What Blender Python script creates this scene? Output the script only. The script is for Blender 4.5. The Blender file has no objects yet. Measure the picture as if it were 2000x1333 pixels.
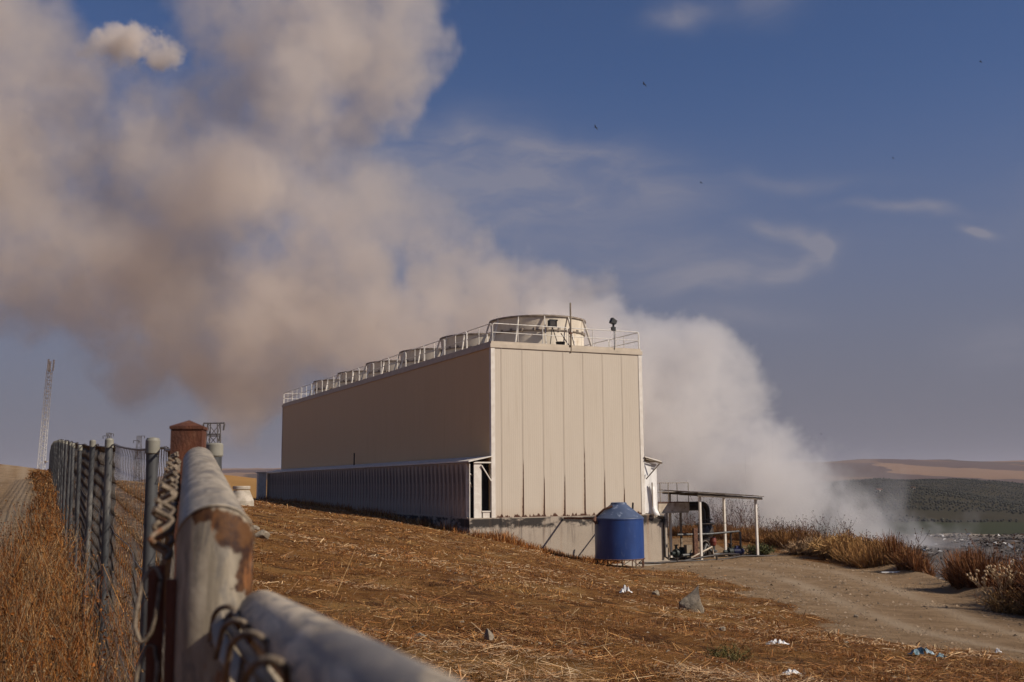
import bpy, math, random
import numpy as np
from mathutils import Vector, Matrix
random.seed(7); RNG = np.random.default_rng(11)
SC = bpy.context.scene; COL = SC.collection
R = math.radians

# ------------------------------------------------------------------ camera
F, PITCH, ROLL = 2073.0, 0.133, -0.008          # focal length in pixels of a 2000 px wide frame
CAMZ = 1.5                                       # camera height above the ground it stands on
cp, sp = math.cos(PITCH), math.sin(PITCH)
_r = np.array([1, 0, 0.]); FW = np.array([0, cp, sp]); _u = np.array([0, -sp, cp])
RT = _r*math.cos(ROLL) + _u*math.sin(ROLL); UP = -_r*math.sin(ROLL) + _u*math.cos(ROLL)
cam_d = bpy.data.cameras.new('camera'); cam = bpy.data.objects.new('camera', cam_d); COL.objects.link(cam)
cam_d.sensor_width = 36; cam_d.lens = 36*F/2000; cam_d.clip_start = .02; cam_d.clip_end = 40000
m = Matrix.Identity(4)
for i in range(3):
    m[i][0], m[i][1], m[i][2] = RT[i], UP[i], -FW[i]
m[2][3] = CAMZ
cam.matrix_world = m
cam_d.dof.use_dof = True; cam_d.dof.focus_distance = 45; cam_d.dof.aperture_fstop = 13
SC.camera = cam

# ------------------------------------------------------------------ sky, sun, exposure
SUN_AZ, SUN_EL = 114.0, 37.0                     # degrees from +Y towards +X, and above the horizon
W = bpy.data.worlds.new('World'); SC.world = W; W.use_nodes = True
SKY_STRENGTH, SUN_STRENGTH = 0.060, 4.5
sun_d = bpy.data.lights.new('sun', 'SUN'); sun = bpy.data.objects.new('sun', sun_d); COL.objects.link(sun)
sun_d.energy = SUN_STRENGTH; sun_d.angle = R(.5); sun_d.color = (1, .91, .80)
sv = Vector((math.sin(R(SUN_AZ))*math.cos(R(SUN_EL)), math.cos(R(SUN_AZ))*math.cos(R(SUN_EL)), math.sin(R(SUN_EL))))
sun.rotation_euler = sv.to_track_quat('Z', 'Y').to_euler()
SC.view_settings.view_transform = 'Standard'; SC.view_settings.look = 'None'
SC.view_settings.exposure = 0.0; SC.view_settings.gamma = 1; SC.view_settings.use_curve_mapping = False
SC.render.engine = 'CYCLES'
CY = SC.cycles
CY.use_denoising = True; CY.denoiser = 'OPENIMAGEDENOISE'; CY.max_bounces = 10; CY.diffuse_bounces = 3; CY.glossy_bounces = 2
CY.volume_bounces = 8; CY.transmission_bounces = 2; CY.transparent_max_bounces = 8
CY.use_adaptive_sampling = True; CY.adaptive_threshold = .015; CY.volume_step_rate = 2.0; CY.volume_max_steps = 256

def dirpx(px, py):
    """direction of a photo pixel, scaled so that its y (depth) is one"""
    d = FW + RT*((px-1000)/F) - UP*((py-666.5)/F)
    return d/d[1]
def P(px, py, depth):
    d = dirpx(px, py)*depth
    return np.array([d[0], d[1], d[2]+CAMZ])

class NT:
    """tiny node helper"""
    def __init__(s, tree): s.t = tree; s.l = tree.links
    def n(s, typ, ins=None, **kw):
        x = s.t.nodes.new(typ)
        for k, v in kw.items(): setattr(x, k, v)
        for k, v in (ins or {}).items():
            sock = x.inputs[k]
            if isinstance(v, bpy.types.NodeSocket): s.l.new(v, sock)
            else: sock.default_value = v
        return x
    def math(s, op, a, b=0.0, c=None, clamp=False):
        i = {0: a, 1: b}
        if c is not None: i[2] = c
        return s.n('ShaderNodeMath', i, operation=op, use_clamp=clamp).outputs[0]
    def ss(s, v, lo, hi, a=0.0, b=1.0):
        return s.n('ShaderNodeMapRange', {0: v, 1: lo, 2: hi, 3: a, 4: b}, interpolation_type='SMOOTHSTEP').outputs[0]
    def mix(s, f, a, b, blend='MIX'):
        x = s.t.nodes.new('ShaderNodeMix'); x.data_type = 'RGBA'; x.blend_type = blend
        for k, v in ((0, f), (6, a), (7, b)):
            if isinstance(v, bpy.types.NodeSocket): s.l.new(v, x.inputs[k])
            elif k: x.inputs[k].default_value = tuple(v)+((1,) if len(v) == 3 else ())
            else: x.inputs[k].default_value = v
        return x.outputs[2]
    def noise(s, vec, scale, detail=4, rough=.55, dist=0, out=0):
        return s.n('ShaderNodeTexNoise', {'Vector': vec, 'Scale': scale, 'Detail': detail, 'Roughness': rough, 'Distortion': dist}).outputs[out]
    def mapv(s, vec, scale=(1, 1, 1), loc=(0, 0, 0), rot=(0, 0, 0)):
        return s.n('ShaderNodeMapping', {'Vector': vec, 'Location': loc, 'Rotation': rot, 'Scale': scale}).outputs[0]

def build_world():
    t = NT(W.node_tree); W.node_tree.nodes.clear()
    sky = t.n('ShaderNodeTexSky', sky_type='NISHITA', sun_disc=False, sun_elevation=R(SUN_EL), sun_rotation=R(SUN_AZ),
              altitude=300, air_density=1.0, dust_density=1.2, ozone_density=2.2)
    co = t.n('ShaderNodeTexCoord').outputs['Generated']
    sep = t.n('ShaderNodeSeparateXYZ', {0: co})
    az = t.math('ARCTAN2', sep.outputs[0], sep.outputs[1]); el = t.math('ARCSINE', sep.outputs[2])
    v = t.n('ShaderNodeCombineXYZ', {0: az, 1: el, 2: 0.0}).outputs[0]
    # dusty violet grey air low down, all round
    base = t.n('ShaderNodeVectorMath', {0: sky.outputs[0], 1: (.70, .82, 1.12)}, operation='MULTIPLY').outputs[0]
    low = t.n('ShaderNodeMapRange', {0: el, 1: -.02, 2: .43, 3: .93, 4: 0.0}, interpolation_type='SMOOTHERSTEP').outputs[0]
    base = t.mix(low, base, HORIZON)
    # thin ice cloud: streaky fibres, thickest in a few places
    warp = t.n('ShaderNodeVectorMath', {0: v, 1: t.n('ShaderNodeVectorMath', {0: t.noise(v, 7, 3, out=1), 1: (.09, .05, 0)}, operation='MULTIPLY').outputs[0]}, operation='ADD').outputs[0]
    fib = t.noise(t.mapv(warp, (5, 17, 1), rot=(0, 0, .16)), 1.6, 6, .62, .6)
    fib2 = t.noise(t.mapv(warp, (9, 26, 1), rot=(0, 0, -.2)), 1.3, 6, .65, .4)
    tot = None
    def blob(px, py, rx, ry, rot, w):
        nonlocal tot
        d = dirpx(px, py); d = d/np.linalg.norm(d)
        a0, e0 = math.atan2(d[0], d[1]), math.asin(d[2])
        c, s_ = math.cos(rot), math.sin(rot)
        da = t.math('SUBTRACT', t.n('ShaderNodeSeparateXYZ', {0: warp}).outputs[0], a0+.045); de = t.math('SUBTRACT', t.n('ShaderNodeSeparateXYZ', {0: warp}).outputs[1], e0+.025)
        p = t.math('DIVIDE', t.math('ADD', t.math('MULTIPLY', da, c), t.math('MULTIPLY', de, s_)), rx/F)
        q = t.math('DIVIDE', t.math('SUBTRACT', t.math('MULTIPLY', de, c), t.math('MULTIPLY', da, s_)), ry/F)
        r2 = t.math('ADD', t.math('MULTIPLY', p, p), t.math('MULTIPLY', q, q))
        g = t.math('MULTIPLY', t.math('EXPONENT', t.math('MULTIPLY', r2, -1.0)), w)
        tot = g if tot is None else t.math('ADD', tot, g)
    blob(950, 370, 330, 95, -.1, 1.0); blob(1150, 350, 240, 60, -.12, .6); blob(720, 420, 260, 120, 0, .8)
    blob(1530, 440, 60, 15, -.2, 1.5); blob(1595, 455, 42, 16, -.7, 1.6); blob(1630, 485, 17, 30, 0, 1.5); blob(1570, 515, 75, 14, .35, 1.5); blob(1430, 535, 150, 26, .12, 1.2); blob(1280, 530, 260, 60, .05, .6)
    blob(1760, 408, 90, 11, -.2, 1.0); blob(1888, 454, 26, 9, -.4, 2.2); blob(1340, 12, 70, 22, .1, 1.1); blob(1510, 8, 60, 30, 0, .6)
    blob(1560, 350, 110, 14, -.12, .6); blob(1960, 680, 90, 40, 0, .5); blob(1420, 625, 130, 22, 0, .7); blob(1050, 290, 200, 20, -.1, .5)
    blob(-500, 300, 500, 180, 0, .7); blob(2700, 300, 400, 90, .1, .7); blob(3600, 200, 600, 160, 0, .7)
    dens = t.math('MULTIPLY', tot, t.math('ADD', t.math('ADD', t.math('MULTIPLY', t.ss(fib, .3, .75), .6), .34), t.math('MULTIPLY', t.ss(fib2, .42, .78), .45)), clamp=True)
    dens = t.math('MULTIPLY', dens, .66)
    col = t.mix(dens, base, CIRRUS)
    bg = t.n('ShaderNodeBackground', {'Color': col, 'Strength': SKY_STRENGTH})
    t.l.new(bg.outputs[0], t.n('ShaderNodeOutputWorld').inputs[0])
HORIZON = (2.78, 2.60, 3.18); CIRRUS = (4.4, 4.25, 5.0)
build_world()

# ------------------------------------------------------------------ object helpers
def link(o):
    COL.objects.link(o); return o
def tag(o, label=None, cat=None, group=None, kind=None):
    for k, v in (('label', label), ('category', cat), ('group', group), ('kind', kind)):
        if v: o[k] = v
    return o
def thing(name, label, cat, loc=(0, 0, 0), rz=0, group=None):
    o = bpy.data.objects.new(name, None); o.location = loc; o.rotation_euler[2] = rz; o.empty_display_size = .2
    return tag(link(o), label, cat, group)

class MB:
    """collects shapes, then links them as one mesh object"""
    def __init__(s): s.v = []; s.f = []; s.sm = []
    def add(s, vs, fs, smooth=False):
        b = len(s.v); s.v += [tuple(map(float, v)) for v in vs]
        for f in fs: s.f.append([b+i for i in f]); s.sm.append(smooth)
        return s
    def box(s, a, b):
        (x0, y0, z0), (x1, y1, z1) = a, b
        return s.hexa([(x0, y0, z0), (x1, y0, z0), (x1, y1, z0), (x0, y1, z0), (x0, y0, z1), (x1, y0, z1), (x1, y1, z1), (x0, y1, z1)])
    def hexa(s, v):
        return s.add(v, [(0, 3, 2, 1), (4, 5, 6, 7), (0, 1, 5, 4), (1, 2, 6, 5), (2, 3, 7, 6), (3, 0, 4, 7)])
    def bar(s, p, q, w, h, up=(0, 0, 1)):
        p, q = Vector(p), Vector(q); d = (q-p).normalized(); up = Vector(up)
        if abs(d.dot(up)) > .98: up = Vector((1, 0, 0))
        a = d.cross(up).normalized()*w/2; b = a.cross(d).normalized()*h/2
        return s.hexa([p-a-b, p+a-b, p+a+b, p-a+b, q-a-b, q+a-b, q+a+b, q-a+b])
    def tube(s, pts, r, n=8, closed=False, caps=True):
        pts = [Vector(p) for p in pts]; k = len(pts); rs = r if isinstance(r, (list, tuple)) else [r]*k
        prev = None; rings = []
        for i, p in enumerate(pts):
            a = pts[(i-1) % k] if (closed or i) else p; b = pts[(i+1) % k] if (closed or i < k-1) else p
            d = (b-a).normalized()
            if prev is None:
                up = Vector((0, 0, 1)) if abs(d.z) < .9 else Vector((1, 0, 0)); x = d.cross(up).normalized()
            else:
                x = (prev-d*prev.dot(d)).normalized()
            prev = x; y = d.cross(x)
            rings.append([p+(x*math.cos(2*math.pi*j/n)+y*math.sin(2*math.pi*j/n))*rs[i] for j in range(n)])
        vs = [v for ring in rings for v in ring]; fs = []
        for i in range(k if closed else k-1):
            i2 = (i+1) % k
            for j in range(n):
                j2 = (j+1) % n; fs.append((i*n+j, i*n+j2, i2*n+j2, i2*n+j))
        s.add(vs, fs, True)
        if caps and not closed:
            s.add(rings[0], [tuple(range(n))[::-1]]); s.add(rings[-1], [tuple(range(n))])
        return s
    def lathe(s, prof, n=48, c=(0, 0, 0), smooth=True, a0=0, a1=2*math.pi, split=True):
        full = abs(a1-a0) > 6.28; m_ = n if full else n+1
        for (r0, z0), (r1, z1) in zip(prof, prof[1:]):
            vs = []; fs = []
            for j in range(m_):
                a = a0+(a1-a0)*j/n
                vs += [(c[0]+r0*math.cos(a), c[1]+r0*math.sin(a), c[2]+z0), (c[0]+r1*math.cos(a), c[1]+r1*math.sin(a), c[2]+z1)]
            for j in range(n):
                k = (j+1) % m_; fs.append((2*j, 2*k, 2*k+1, 2*j+1))
            s.add(vs, fs, smooth)
        return s
    def mesh(s, name, mat):
        me = bpy.data.meshes.new(name); me.from_pydata(s.v, [], s.f)
        me.polygons.foreach_set('use_smooth', s.sm)
        for mm in (mat if isinstance(mat, list) else [mat]): me.materials.append(mm)
        me.update(); return me
    def build(s, name, mat, parent=None, loc=(0, 0, 0), label=None):
        o = bpy.data.objects.new(name, s.mesh(name, mat)); o.location = loc
        if parent: o.parent = parent
        if label: o['label'] = label
        return link(o)
def put(name, me, parent, loc=(0, 0, 0), rz=0):
    o = bpy.data.objects.new(name, me); o.location = loc; o.rotation_euler[2] = rz
    if parent: o.parent = parent
    return link(o)
def copy_tree(o, parent=None):
    c = o.copy(); COL.objects.link(c); c.parent = parent
    for ch in list(o.children): copy_tree(ch, c)
    return c

def np_mesh(name, verts, faces_n, mat, cols=None, smooth=False, parent=None):
    """verts (N,k,3): N separate polygons of k corners; or verts (V,3) with faces (Q,k)"""
    me = bpy.data.meshes.new(name)
    if faces_n is None:
        n, k = verts.shape[:2]; co = verts.reshape(-1, 3); idx = np.arange(n*k, dtype=np.int32)
    else:
        n, k = faces_n.shape; co = verts; idx = faces_n.astype(np.int32).ravel()
    me.vertices.add(len(co)); me.vertices.foreach_set('co', co.astype(np.float32).ravel())
    me.loops.add(n*k); me.loops.foreach_set('vertex_index', idx)
    me.polygons.add(n); me.polygons.foreach_set('loop_start', np.arange(0, n*k, k, dtype=np.int32))
    if smooth: me.polygons.foreach_set('use_smooth', np.ones(n, dtype=bool))
    if cols is not None:
        dom = 'FACE' if len(cols) == n else 'POINT'
        a = me.attributes.new('tint', 'FLOAT_COLOR', dom)
        c4 = np.ones((len(cols), 4), np.float32); c4[:, :3] = cols; a.data.foreach_set('color', c4.ravel())
    me.update(calc_edges=True); me.validate()
    if mat: me.materials.append(mat)
    o = bpy.data.objects.new(name, me)
    if parent: o.parent = parent
    return link(o)

# ------------------------------------------------------------------ materials
def new_mat(name):
    mt = bpy.data.materials.new(name); mt.use_nodes = True; mt.node_tree.nodes.clear()
    t = NT(mt.node_tree); b = t.n('ShaderNodeBsdfPrincipled'); o = t.n('ShaderNodeOutputMaterial'); t.l.new(b.outputs[0], o.inputs[0])
    return mt, t, b
def pbr(name, c1, c2, scale=5, rough=.6, metal=0, stretch=(1, 1, 1), lo=.35, hi=.65, bump=0, bscale=40, c3=None, s3=1.5, spec=.35, coord='Object'):
    mt, t, b = new_mat(name)
    co = t.n('ShaderNodeTexCoord').outputs[coord]; st = t.mapv(co, stretch)
    col = t.mix(t.ss(t.noise(st, scale, 6, .6), lo, hi), c1, c2)
    if c3: col = t.mix(t.ss(t.noise(t.mapv(st, loc=(7, 3, 5)), s3, 7, .65), .55, .68), col, c3)
    t.l.new(col, b.inputs['Base Color']); b.inputs['Roughness'].default_value = rough; b.inputs['Metallic'].default_value = metal
    b.inputs['Specular IOR Level'].default_value = spec
    if bump:
        bm = t.n('ShaderNodeBump', {'Height': t.noise(st, bscale, 5, .6), 'Strength': bump, 'Distance': .02}); t.l.new(bm.outputs[0], b.inputs['Normal'])
    return mt
def tint_mat(name, rough=.8, noise=0, spec=.2, transl=0):
    mt, t, b = new_mat(name)
    col = t.n('ShaderNodeAttribute', attribute_name='tint').outputs[0]
    t.l.new(col, b.inputs['Base Color']); b.inputs['Roughness'].default_value = rough; b.inputs['Specular IOR Level'].default_value = spec
    return mt

M = {}
M['white'] = pbr('white_paint', (.62, .55, .46), (.72, .66, .57), 3, .55, bump=.05)
M['whiterail'] = pbr('white_rail_paint', (.62, .58, .5), (.78, .73, .65), 6, .5, c3=(.4, .28, .17), s3=4)
M['stack'] = pbr('stack_fibreglass', (.60, .51, .39), (.70, .61, .48), 1.2, .6, stretch=(1, 1, .5), bump=.1, bscale=8, c3=(.5, .4, .29), s3=1.1)
M['stack_dark'] = pbr('stack_rim_steel', (.16, .12, .09), (.3, .24, .18), 3, .6)
M['roof'] = pbr('roof_deck', (.4, .36, .3), (.5, .45, .38), 2, .8)
M['black'] = pbr('black_steel', (.012, .012, .012), (.03, .028, .025), 8, .5)
M['pole'] = pbr('weathered_pole', (.16, .12, .08), (.28, .22, .15), 6, .7, stretch=(1, 1, .2))
M['rust'] = pbr('rusty_steel', (.055, .018, .009), (.125, .040, .017), 18, .75, stretch=(1, 1, .4), bump=.25, bscale=160, c3=(.16, .07, .035), s3=22)
M['rustbrown'] = pbr('brown_rust', (.07, .03, .018), (.17, .08, .045), 12, .8, bump=.2)
M['grime'] = pbr('oily_pipe', (.018, .014, .012), (.05, .036, .026), 6, .5, c3=(.09, .05, .03), s3=4)
M['galv'] = pbr('galvanised_wire', (.09, .075, .062), (.18, .155, .13), 30, .5, .35, c3=(.19, .1, .05), s3=9)
M['wirelink'] = pbr('oxidised_wire', (.11, .08, .052), (.25, .19, .13), 60, .6, .2, bump=.3, bscale=250, c3=(.2, .09, .04), s3=50)
M['galvpost'] = pbr('galvanised_post', (.05, .05, .05), (.105, .103, .098), 8, .5, .3, stretch=(1, 1, .25), c3=(.19, .175, .15), s3=6)
M['cap'] = pbr('plastic_cap', (.20, .185, .145), (.27, .25, .195), 20, .6)
M['concrete_pale'] = pbr('pale_concrete', (.33, .28, .21), (.48, .41, .32), 3, .9, bump=.3, bscale=25)
M['stone'] = pbr('grey_stone', (.17, .14, .10), (.32, .26, .185), 6, .9, bump=.8, bscale=18, c3=(.13, .1, .07), s3=4)
M['litter'] = pbr('white_litter', (.62, .60, .56), (.8, .78, .74), 12, .6)
M['bluerag'] = pbr('blue_rag', (.07, .14, .16), (.35, .42, .45), 9, .8)
M['mast'] = pbr('mast_paint', (.48, .46, .43), (.58, .56, .52), 3, .6)
M['pylon'] = pbr('pylon_steel', (.07, .06, .055), (.11, .095, .085), 3, .7)
M['green_pump'] = pbr('green_pump_paint', (.012, .017, .014), (.03, .04, .034), 9, .5, c3=(.07, .05, .03), s3=5)
M['blue_motor'] = pbr('blue_motor_paint', (.018, .02, .06), (.035, .042, .11), 9, .45)
M['red'] = pbr('red_valve_paint', (.11, .022, .014), (.19, .045, .026), 9, .5)
M['shelter_roof'] = pbr('shelter_sheet', (.09, .07, .05), (.2, .16, .12), 3, .6, .2)
M['sheetwhite'] = pbr('torn_sheet', (.72, .68, .62), (.82, .79, .74), 2, .5)
M['beigebox'] = pbr('beige_box', (.4, .32, .23), (.55, .46, .35), 3, .7, c3=(.16, .08, .04), s3=2)
M['strap'] = pbr('pale_steel_strap', (.26, .21, .15), (.36, .30, .22), 40, .5, .2)
M['straw'] = tint_mat('straw_tint', .75)
M['weed'] = tint_mat('weed_tint', .8)
M['leafy'] = tint_mat('leaf_tint', .7)
M['waste'] = tint_mat('waste_tint', .8)
M['dark_hole'] = pbr('dark_interior', (.006, .005, .005), (.014, .012, .011), 4, .9)

def wall_material(name, base1, base2, rust=True):
    mt, t, b = new_mat(name)
    co = t.n('ShaderNodeTexCoord').outputs['Object']; rnd = t.n('ShaderNodeObjectInfo').outputs['Random']
    geo = t.n('ShaderNodeNewGeometry').outputs['Position']
    off = t.n('ShaderNodeCombineXYZ', {0: t.math('MULTIPLY', rnd, 37), 1: 0.0, 2: t.math('MULTIPLY', rnd, 91)}).outputs[0]
    v = t.n('ShaderNodeVectorMath', {0: co, 1: off}, operation='ADD').outputs[0]
    s = t.n('ShaderNodeSeparateXYZ', {0: co}); x, z = s.outputs[0], s.outputs[2]
    col = t.mix(t.noise(t.mapv(v, (1, 1, .12)), 1.6, 5, .6), base1, base2)
    col = t.mix(t.math('MULTIPLY', t.ss(t.noise(t.mapv(v, (6, 6, .25)), 1.0, 5, .6), .55, .8), .35), col, (base1[0]*.72, base1[1]*.66, base1[2]*.58))
    if rust:
        # rust creeping up from the foot of each seam, and eating the bottom hem
        jig = t.math('MULTIPLY', t.math('SUBTRACT', t.noise(t.mapv(v, (1, 1, 6)), 1.0, 5, .7), .5), .09)
        ex = t.math('ADD', t.math('ABSOLUTE', t.math('SUBTRACT', x, 1.235)), jig)
        reach = t.math('ADD', t.math('MULTIPLY', t.math('POWER', rnd, 1.3), 3.6), .9)
        hgt = t.math('SUBTRACT', 1.0, t.math('DIVIDE', z, reach), clamp=True)
        wd = t.math('ADD', t.math('MULTIPLY', hgt, .085), .012)
        seam = t.math('MULTIPLY', t.math('LESS_THAN', ex, wd), t.ss(hgt, 0, .2))
        glow = t.math('MULTIPLY', t.ss(ex, t.math('MULTIPLY', wd, 4.0), 0.0), t.math('MULTIPLY', hgt, .45))
        hem = t.ss(t.math('SUBTRACT', z, t.math('MULTIPLY', t.ss(t.noise(t.mapv(v, (2.2, 1, 0)), 1.3, 5, .7), .40, .66), .22)), .03, -.03)
        halo = t.math('MULTIPLY', t.ss(z, .7, 0), t.math('MULTIPLY', t.noise(t.mapv(v, (8, 1, .7)), 1.0, 4, .6), .35))
        col = t.mix(t.math('MAXIMUM', glow, halo), col, (.36, .19, .075))
        col = t.mix(t.math('MAXIMUM', seam, hem), col, (.075, .028, .013))
    t.l.new(col, b.inputs['Base Color']); b.inputs['Roughness'].default_value = .55; b.inputs['Specular IOR Level'].default_value = .3
    wave = t.math('ABSOLUTE', t.math('SINE', t.math('MULTIPLY', x, 25.3)))
    hh = t.math('ADD', t.ss(wave, .0, .35), t.math('MULTIPLY', t.noise(v, 1.1, 2), 1.5))
    bm = t.n('ShaderNodeBump', {'Height': hh, 'Strength': .35, 'Distance': .012}); t.l.new(bm.outputs[0], b.inputs['Normal'])
    return mt
M['wall'] = wall_material('beige_wall_sheet', (.50, .42, .325), (.57, .49, .385))
M['sidewall_shade'] = wall_material('shade_toned_side_sheet', (.58, .40, .20), (.64, .445, .23), rust=False)  # same paint as the front, with the warm shade tone put into its colour

def plinth_material():
    mt, t, b = new_mat('weathered_concrete')
    co = t.n('ShaderNodeTexCoord').outputs['Object']; z = t.n('ShaderNodeSeparateXYZ', {0: co}).outputs[2]
    big = t.noise(t.mapv(co, (.5, .5, .5)), 1.0, 7, .65); fine = t.noise(co, 9, 6, .7)
    col = t.mix(big, (.31, .25, .19), (.46, .385, .30)); col = t.mix(t.math('MULTIPLY', t.ss(fine, .5, .8), .5), col, (.27, .22, .17))
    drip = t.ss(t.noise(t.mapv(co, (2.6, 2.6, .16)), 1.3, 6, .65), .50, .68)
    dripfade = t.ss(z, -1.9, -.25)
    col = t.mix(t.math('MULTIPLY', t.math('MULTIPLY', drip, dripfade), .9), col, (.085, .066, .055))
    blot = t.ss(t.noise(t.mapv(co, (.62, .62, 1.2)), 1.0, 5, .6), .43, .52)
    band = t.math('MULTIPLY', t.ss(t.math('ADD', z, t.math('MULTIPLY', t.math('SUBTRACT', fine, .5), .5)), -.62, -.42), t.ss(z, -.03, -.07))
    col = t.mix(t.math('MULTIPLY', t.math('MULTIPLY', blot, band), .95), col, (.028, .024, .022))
    pink = t.ss(t.noise(t.mapv(co, (3.1, 3.1, .1), (4, 2, 1)), 1.0, 4, .6), .55, .75)
    col = t.mix(t.math('MULTIPLY', pink, .6), col, (.30, .18, .11))
    t.l.new(col, b.inputs['Base Color']); b.inputs['Roughness'].default_value = .9; b.inputs['Specular IOR Level'].default_value = .2
    bm = t.n('ShaderNodeBump', {'Height': t.noise(co, 14, 6, .65), 'Strength': .5, 'Distance': .03}); t.l.new(bm.outputs[0], b.inputs['Normal'])
    return mt
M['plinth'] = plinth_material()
M['louver'] = pbr('louver_sheet', (.36, .28, .215), (.45, .36, .28), 2, .55, stretch=(1, 1, .2), bump=.05, c3=(.15, .12, .10), s3=.8)
M['trim'] = pbr('beige_trim', (.46, .38, .28), (.53, .44, .33), 2, .55)
M['tank'] = pbr('blue_tank_paint', (.010, .034, .135), (.018, .052, .185), 1.3, .42, stretch=(1, 1, .35), c3=(.10, .13, .21), s3=2.6, spec=.5)
M['tanktop'] = pbr('faded_blue_paint', (.05, .070, .12), (.068, .09, .15), 1.6, .55, c3=(.2, .23, .3), s3=3)

def pipe_material(name, rust_at=None, tone=1.0, streak=.45, st=(1, .28, 1)):
    """old galvanised pipe: pale zinc bloom, bluish streaks; optional rust patch round a weld"""
    mt, t, b = new_mat(name)
    co = t.n('ShaderNodeTexCoord').outputs['Object']
    col = t.mix(t.ss(t.noise(t.mapv(co, st), 60, 6, .62, .6), .36, .62), (.24, .195, .135), (.44, .365, .262))
    col = t.mix(t.math('MULTIPLY', t.ss(t.noise(t.mapv(co, st, (3, 1, 2)), 34, 6, .72, 1.2), .49, .60), streak), col, (.068, .070, .078))
    if tone != 1: col = t.mix(1.0, col, (tone, tone*.97, tone*.93), 'MULTIPLY')
    if rust_at:
        d = None
        nz = t.n('ShaderNodeVectorMath', {0: t.noise(co, 38, 5, .6, .3, 1), 1: (.5, .5, .5)}, operation='SUBTRACT').outputs[0]
        wv = t.n('ShaderNodeVectorMath', {0: co, 1: t.n('ShaderNodeVectorMath', {0: nz, 'Scale': .042}, operation='SCALE').outputs[0]}, operation='ADD').outputs[0]
        for c, r in rust_at:
            dd = t.math('DIVIDE', t.n('ShaderNodeVectorMath', {0: wv, 1: c}, operation='DISTANCE').outputs['Value'], r)
            d = dd if d is None else t.math('MINIMUM', d, dd)
        f = t.ss(t.math('ADD', d, t.math('MULTIPLY', t.math('SUBTRACT', t.noise(co, 210, 6, .75), .5), .5)), 1.14, .82)
        f = t.math('MULTIPLY', f, t.ss(t.noise(co, 70, 4, .6), .22, .42))
        rc = t.mix(t.ss(t.noise(co, 55, 6, .7), .38, .62), (.038, .015, .008), (.135, .058, .018))
        col = t.mix(f, col, rc)
        st = t.math('MULTIPLY', t.ss(t.noise(t.mapv(co, (1, 1, .35), (5, 5, 5)), 50, 5, .6), .60, .68), .7)
        col = t.mix(st, col, (.30, .12, .04))
    t.l.new(col, b.inputs['Base Color']); b.inputs['Roughness'].default_value = .5; b.inputs['Metallic'].default_value = .15
    bm = t.n('ShaderNodeBump', {'Height': t.noise(co, 180, 5, .7), 'Strength': .25, 'Distance': .002}); t.l.new(bm.outputs[0], b.inputs['Normal'])
    return mt

# ------------------------------------------------------------------ the lie of the land
ZR = {}
def polar(x, y): return np.degrees(np.arctan2(x, y)), np.log(np.maximum(np.hypot(x, y), 1.0))
class RBF:
    def __init__(s, pts, az_s=13., c=.12):
        p = np.array(pts, float); a, l = polar(p[:, 0], p[:, 1]); s.q = np.c_[a/az_s, l*1.5]; s.az_s = az_s; s.c = c
        n = len(p); K = np.sqrt(((s.q[:, None]-s.q[None])**2).sum(-1)+c*c)-.06*np.eye(n); A = np.c_[np.ones(n), s.q]
        Mx = np.block([[K, A], [A.T, np.zeros((3, 3))]]); s.w = np.linalg.lstsq(Mx, np.r_[p[:, 2], 0, 0, 0], rcond=None)[0]
    def __call__(s, x, y):
        a, l = polar(x, y); q = np.c_[a/s.az_s, l*1.5]; out = np.empty(len(q))
        for i in range(0, len(q), 40000):
            k = q[i:i+40000]; K = np.sqrt(((k[:, None]-s.q[None])**2).sum(-1)+s.c**2)
            out[i:i+40000] = K @ s.w[:-3] + np.c_[np.ones(len(k)), k] @ s.w[-3:]
        return out

# tower frame: origin at the near corner on top of the plinth
YAW = .442; SC_ = 56/48.
TA = np.array([-.942*SC_, 56., -1.531*SC_+CAMZ]); TU = np.array([math.cos(YAW), math.sin(YAW), 0]); TV = np.array([-math.sin(YAW), math.cos(YAW), 0])
TH, TW, TLN, OFF = 7.802*SC_, 7.958*SC_, 40.679*SC_, 1.317
def TL(x, y, z): return TA+TU*x+TV*y+np.array([0, 0, z])
def to_local(p): d = np.asarray(p)-TA; return np.array([d@TU, d@TV, d[2]])
def hit(px, py, pt, nrm):
    d = dirpx(px, py); o = np.array([0, 0, CAMZ]); k = ((np.asarray(pt)-o)@nrm)/(d@nrm); return o+d*k

near = []
def g(px, py, d): near.append(P(px, py, d))
for a in [(1000, 1333, 8), (600, 1333, 7.6), (0, 1333, 7.4), (1500, 1333, 9.8), (2000, 1333, 12.5), (1000, 1200, 16), (1000, 1120, 30),
          (1560, 1085, 62), (1700, 1150, 40), (1420, 1165, 33), (1240, 1110, 52), (1800, 1260, 21), (1600, 1225, 24), (1870, 1175, 34), (2000, 1215, 28), (2000, 1300, 15),
          (1350, 1195, 25), (1350, 1270, 14.5), (700, 1200, 15), (700, 1080, 30), (560, 1010, 48), (480, 979, 68), (1480, 1085, 61), (1300, 1100, 57), (1420, 1052, 78), (1300, 1052, 80),
          (1200, 1330, 8.6), (800, 1120, 24), (20, 1000, 30), (15, 940, 58), (30, 907, 100), (-60, 900, 105), (100, 1200, 11.5), (200, 1100, 17), (0, 1100, 16), (440, 979, 52), (380, 975, 50), (300, 985, 40)]: g(*a)
NF = -TU; PF = TL(-OFF, 0, 0)
for a in [(915, 1045), (800, 1018), (700, 1001), (640, 993), (560, 981)]: near.append(hit(*a, PF, NF))
g(1165, 1100, 55.0); g(1209, 1110, 54.5); g(1256, 1114, 54.5)
for a in [(1000, 1064), (1100, 1088), (1180, 1104)]: near.append(hit(*a, TL(0, -.02, 0), -TV))
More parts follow.
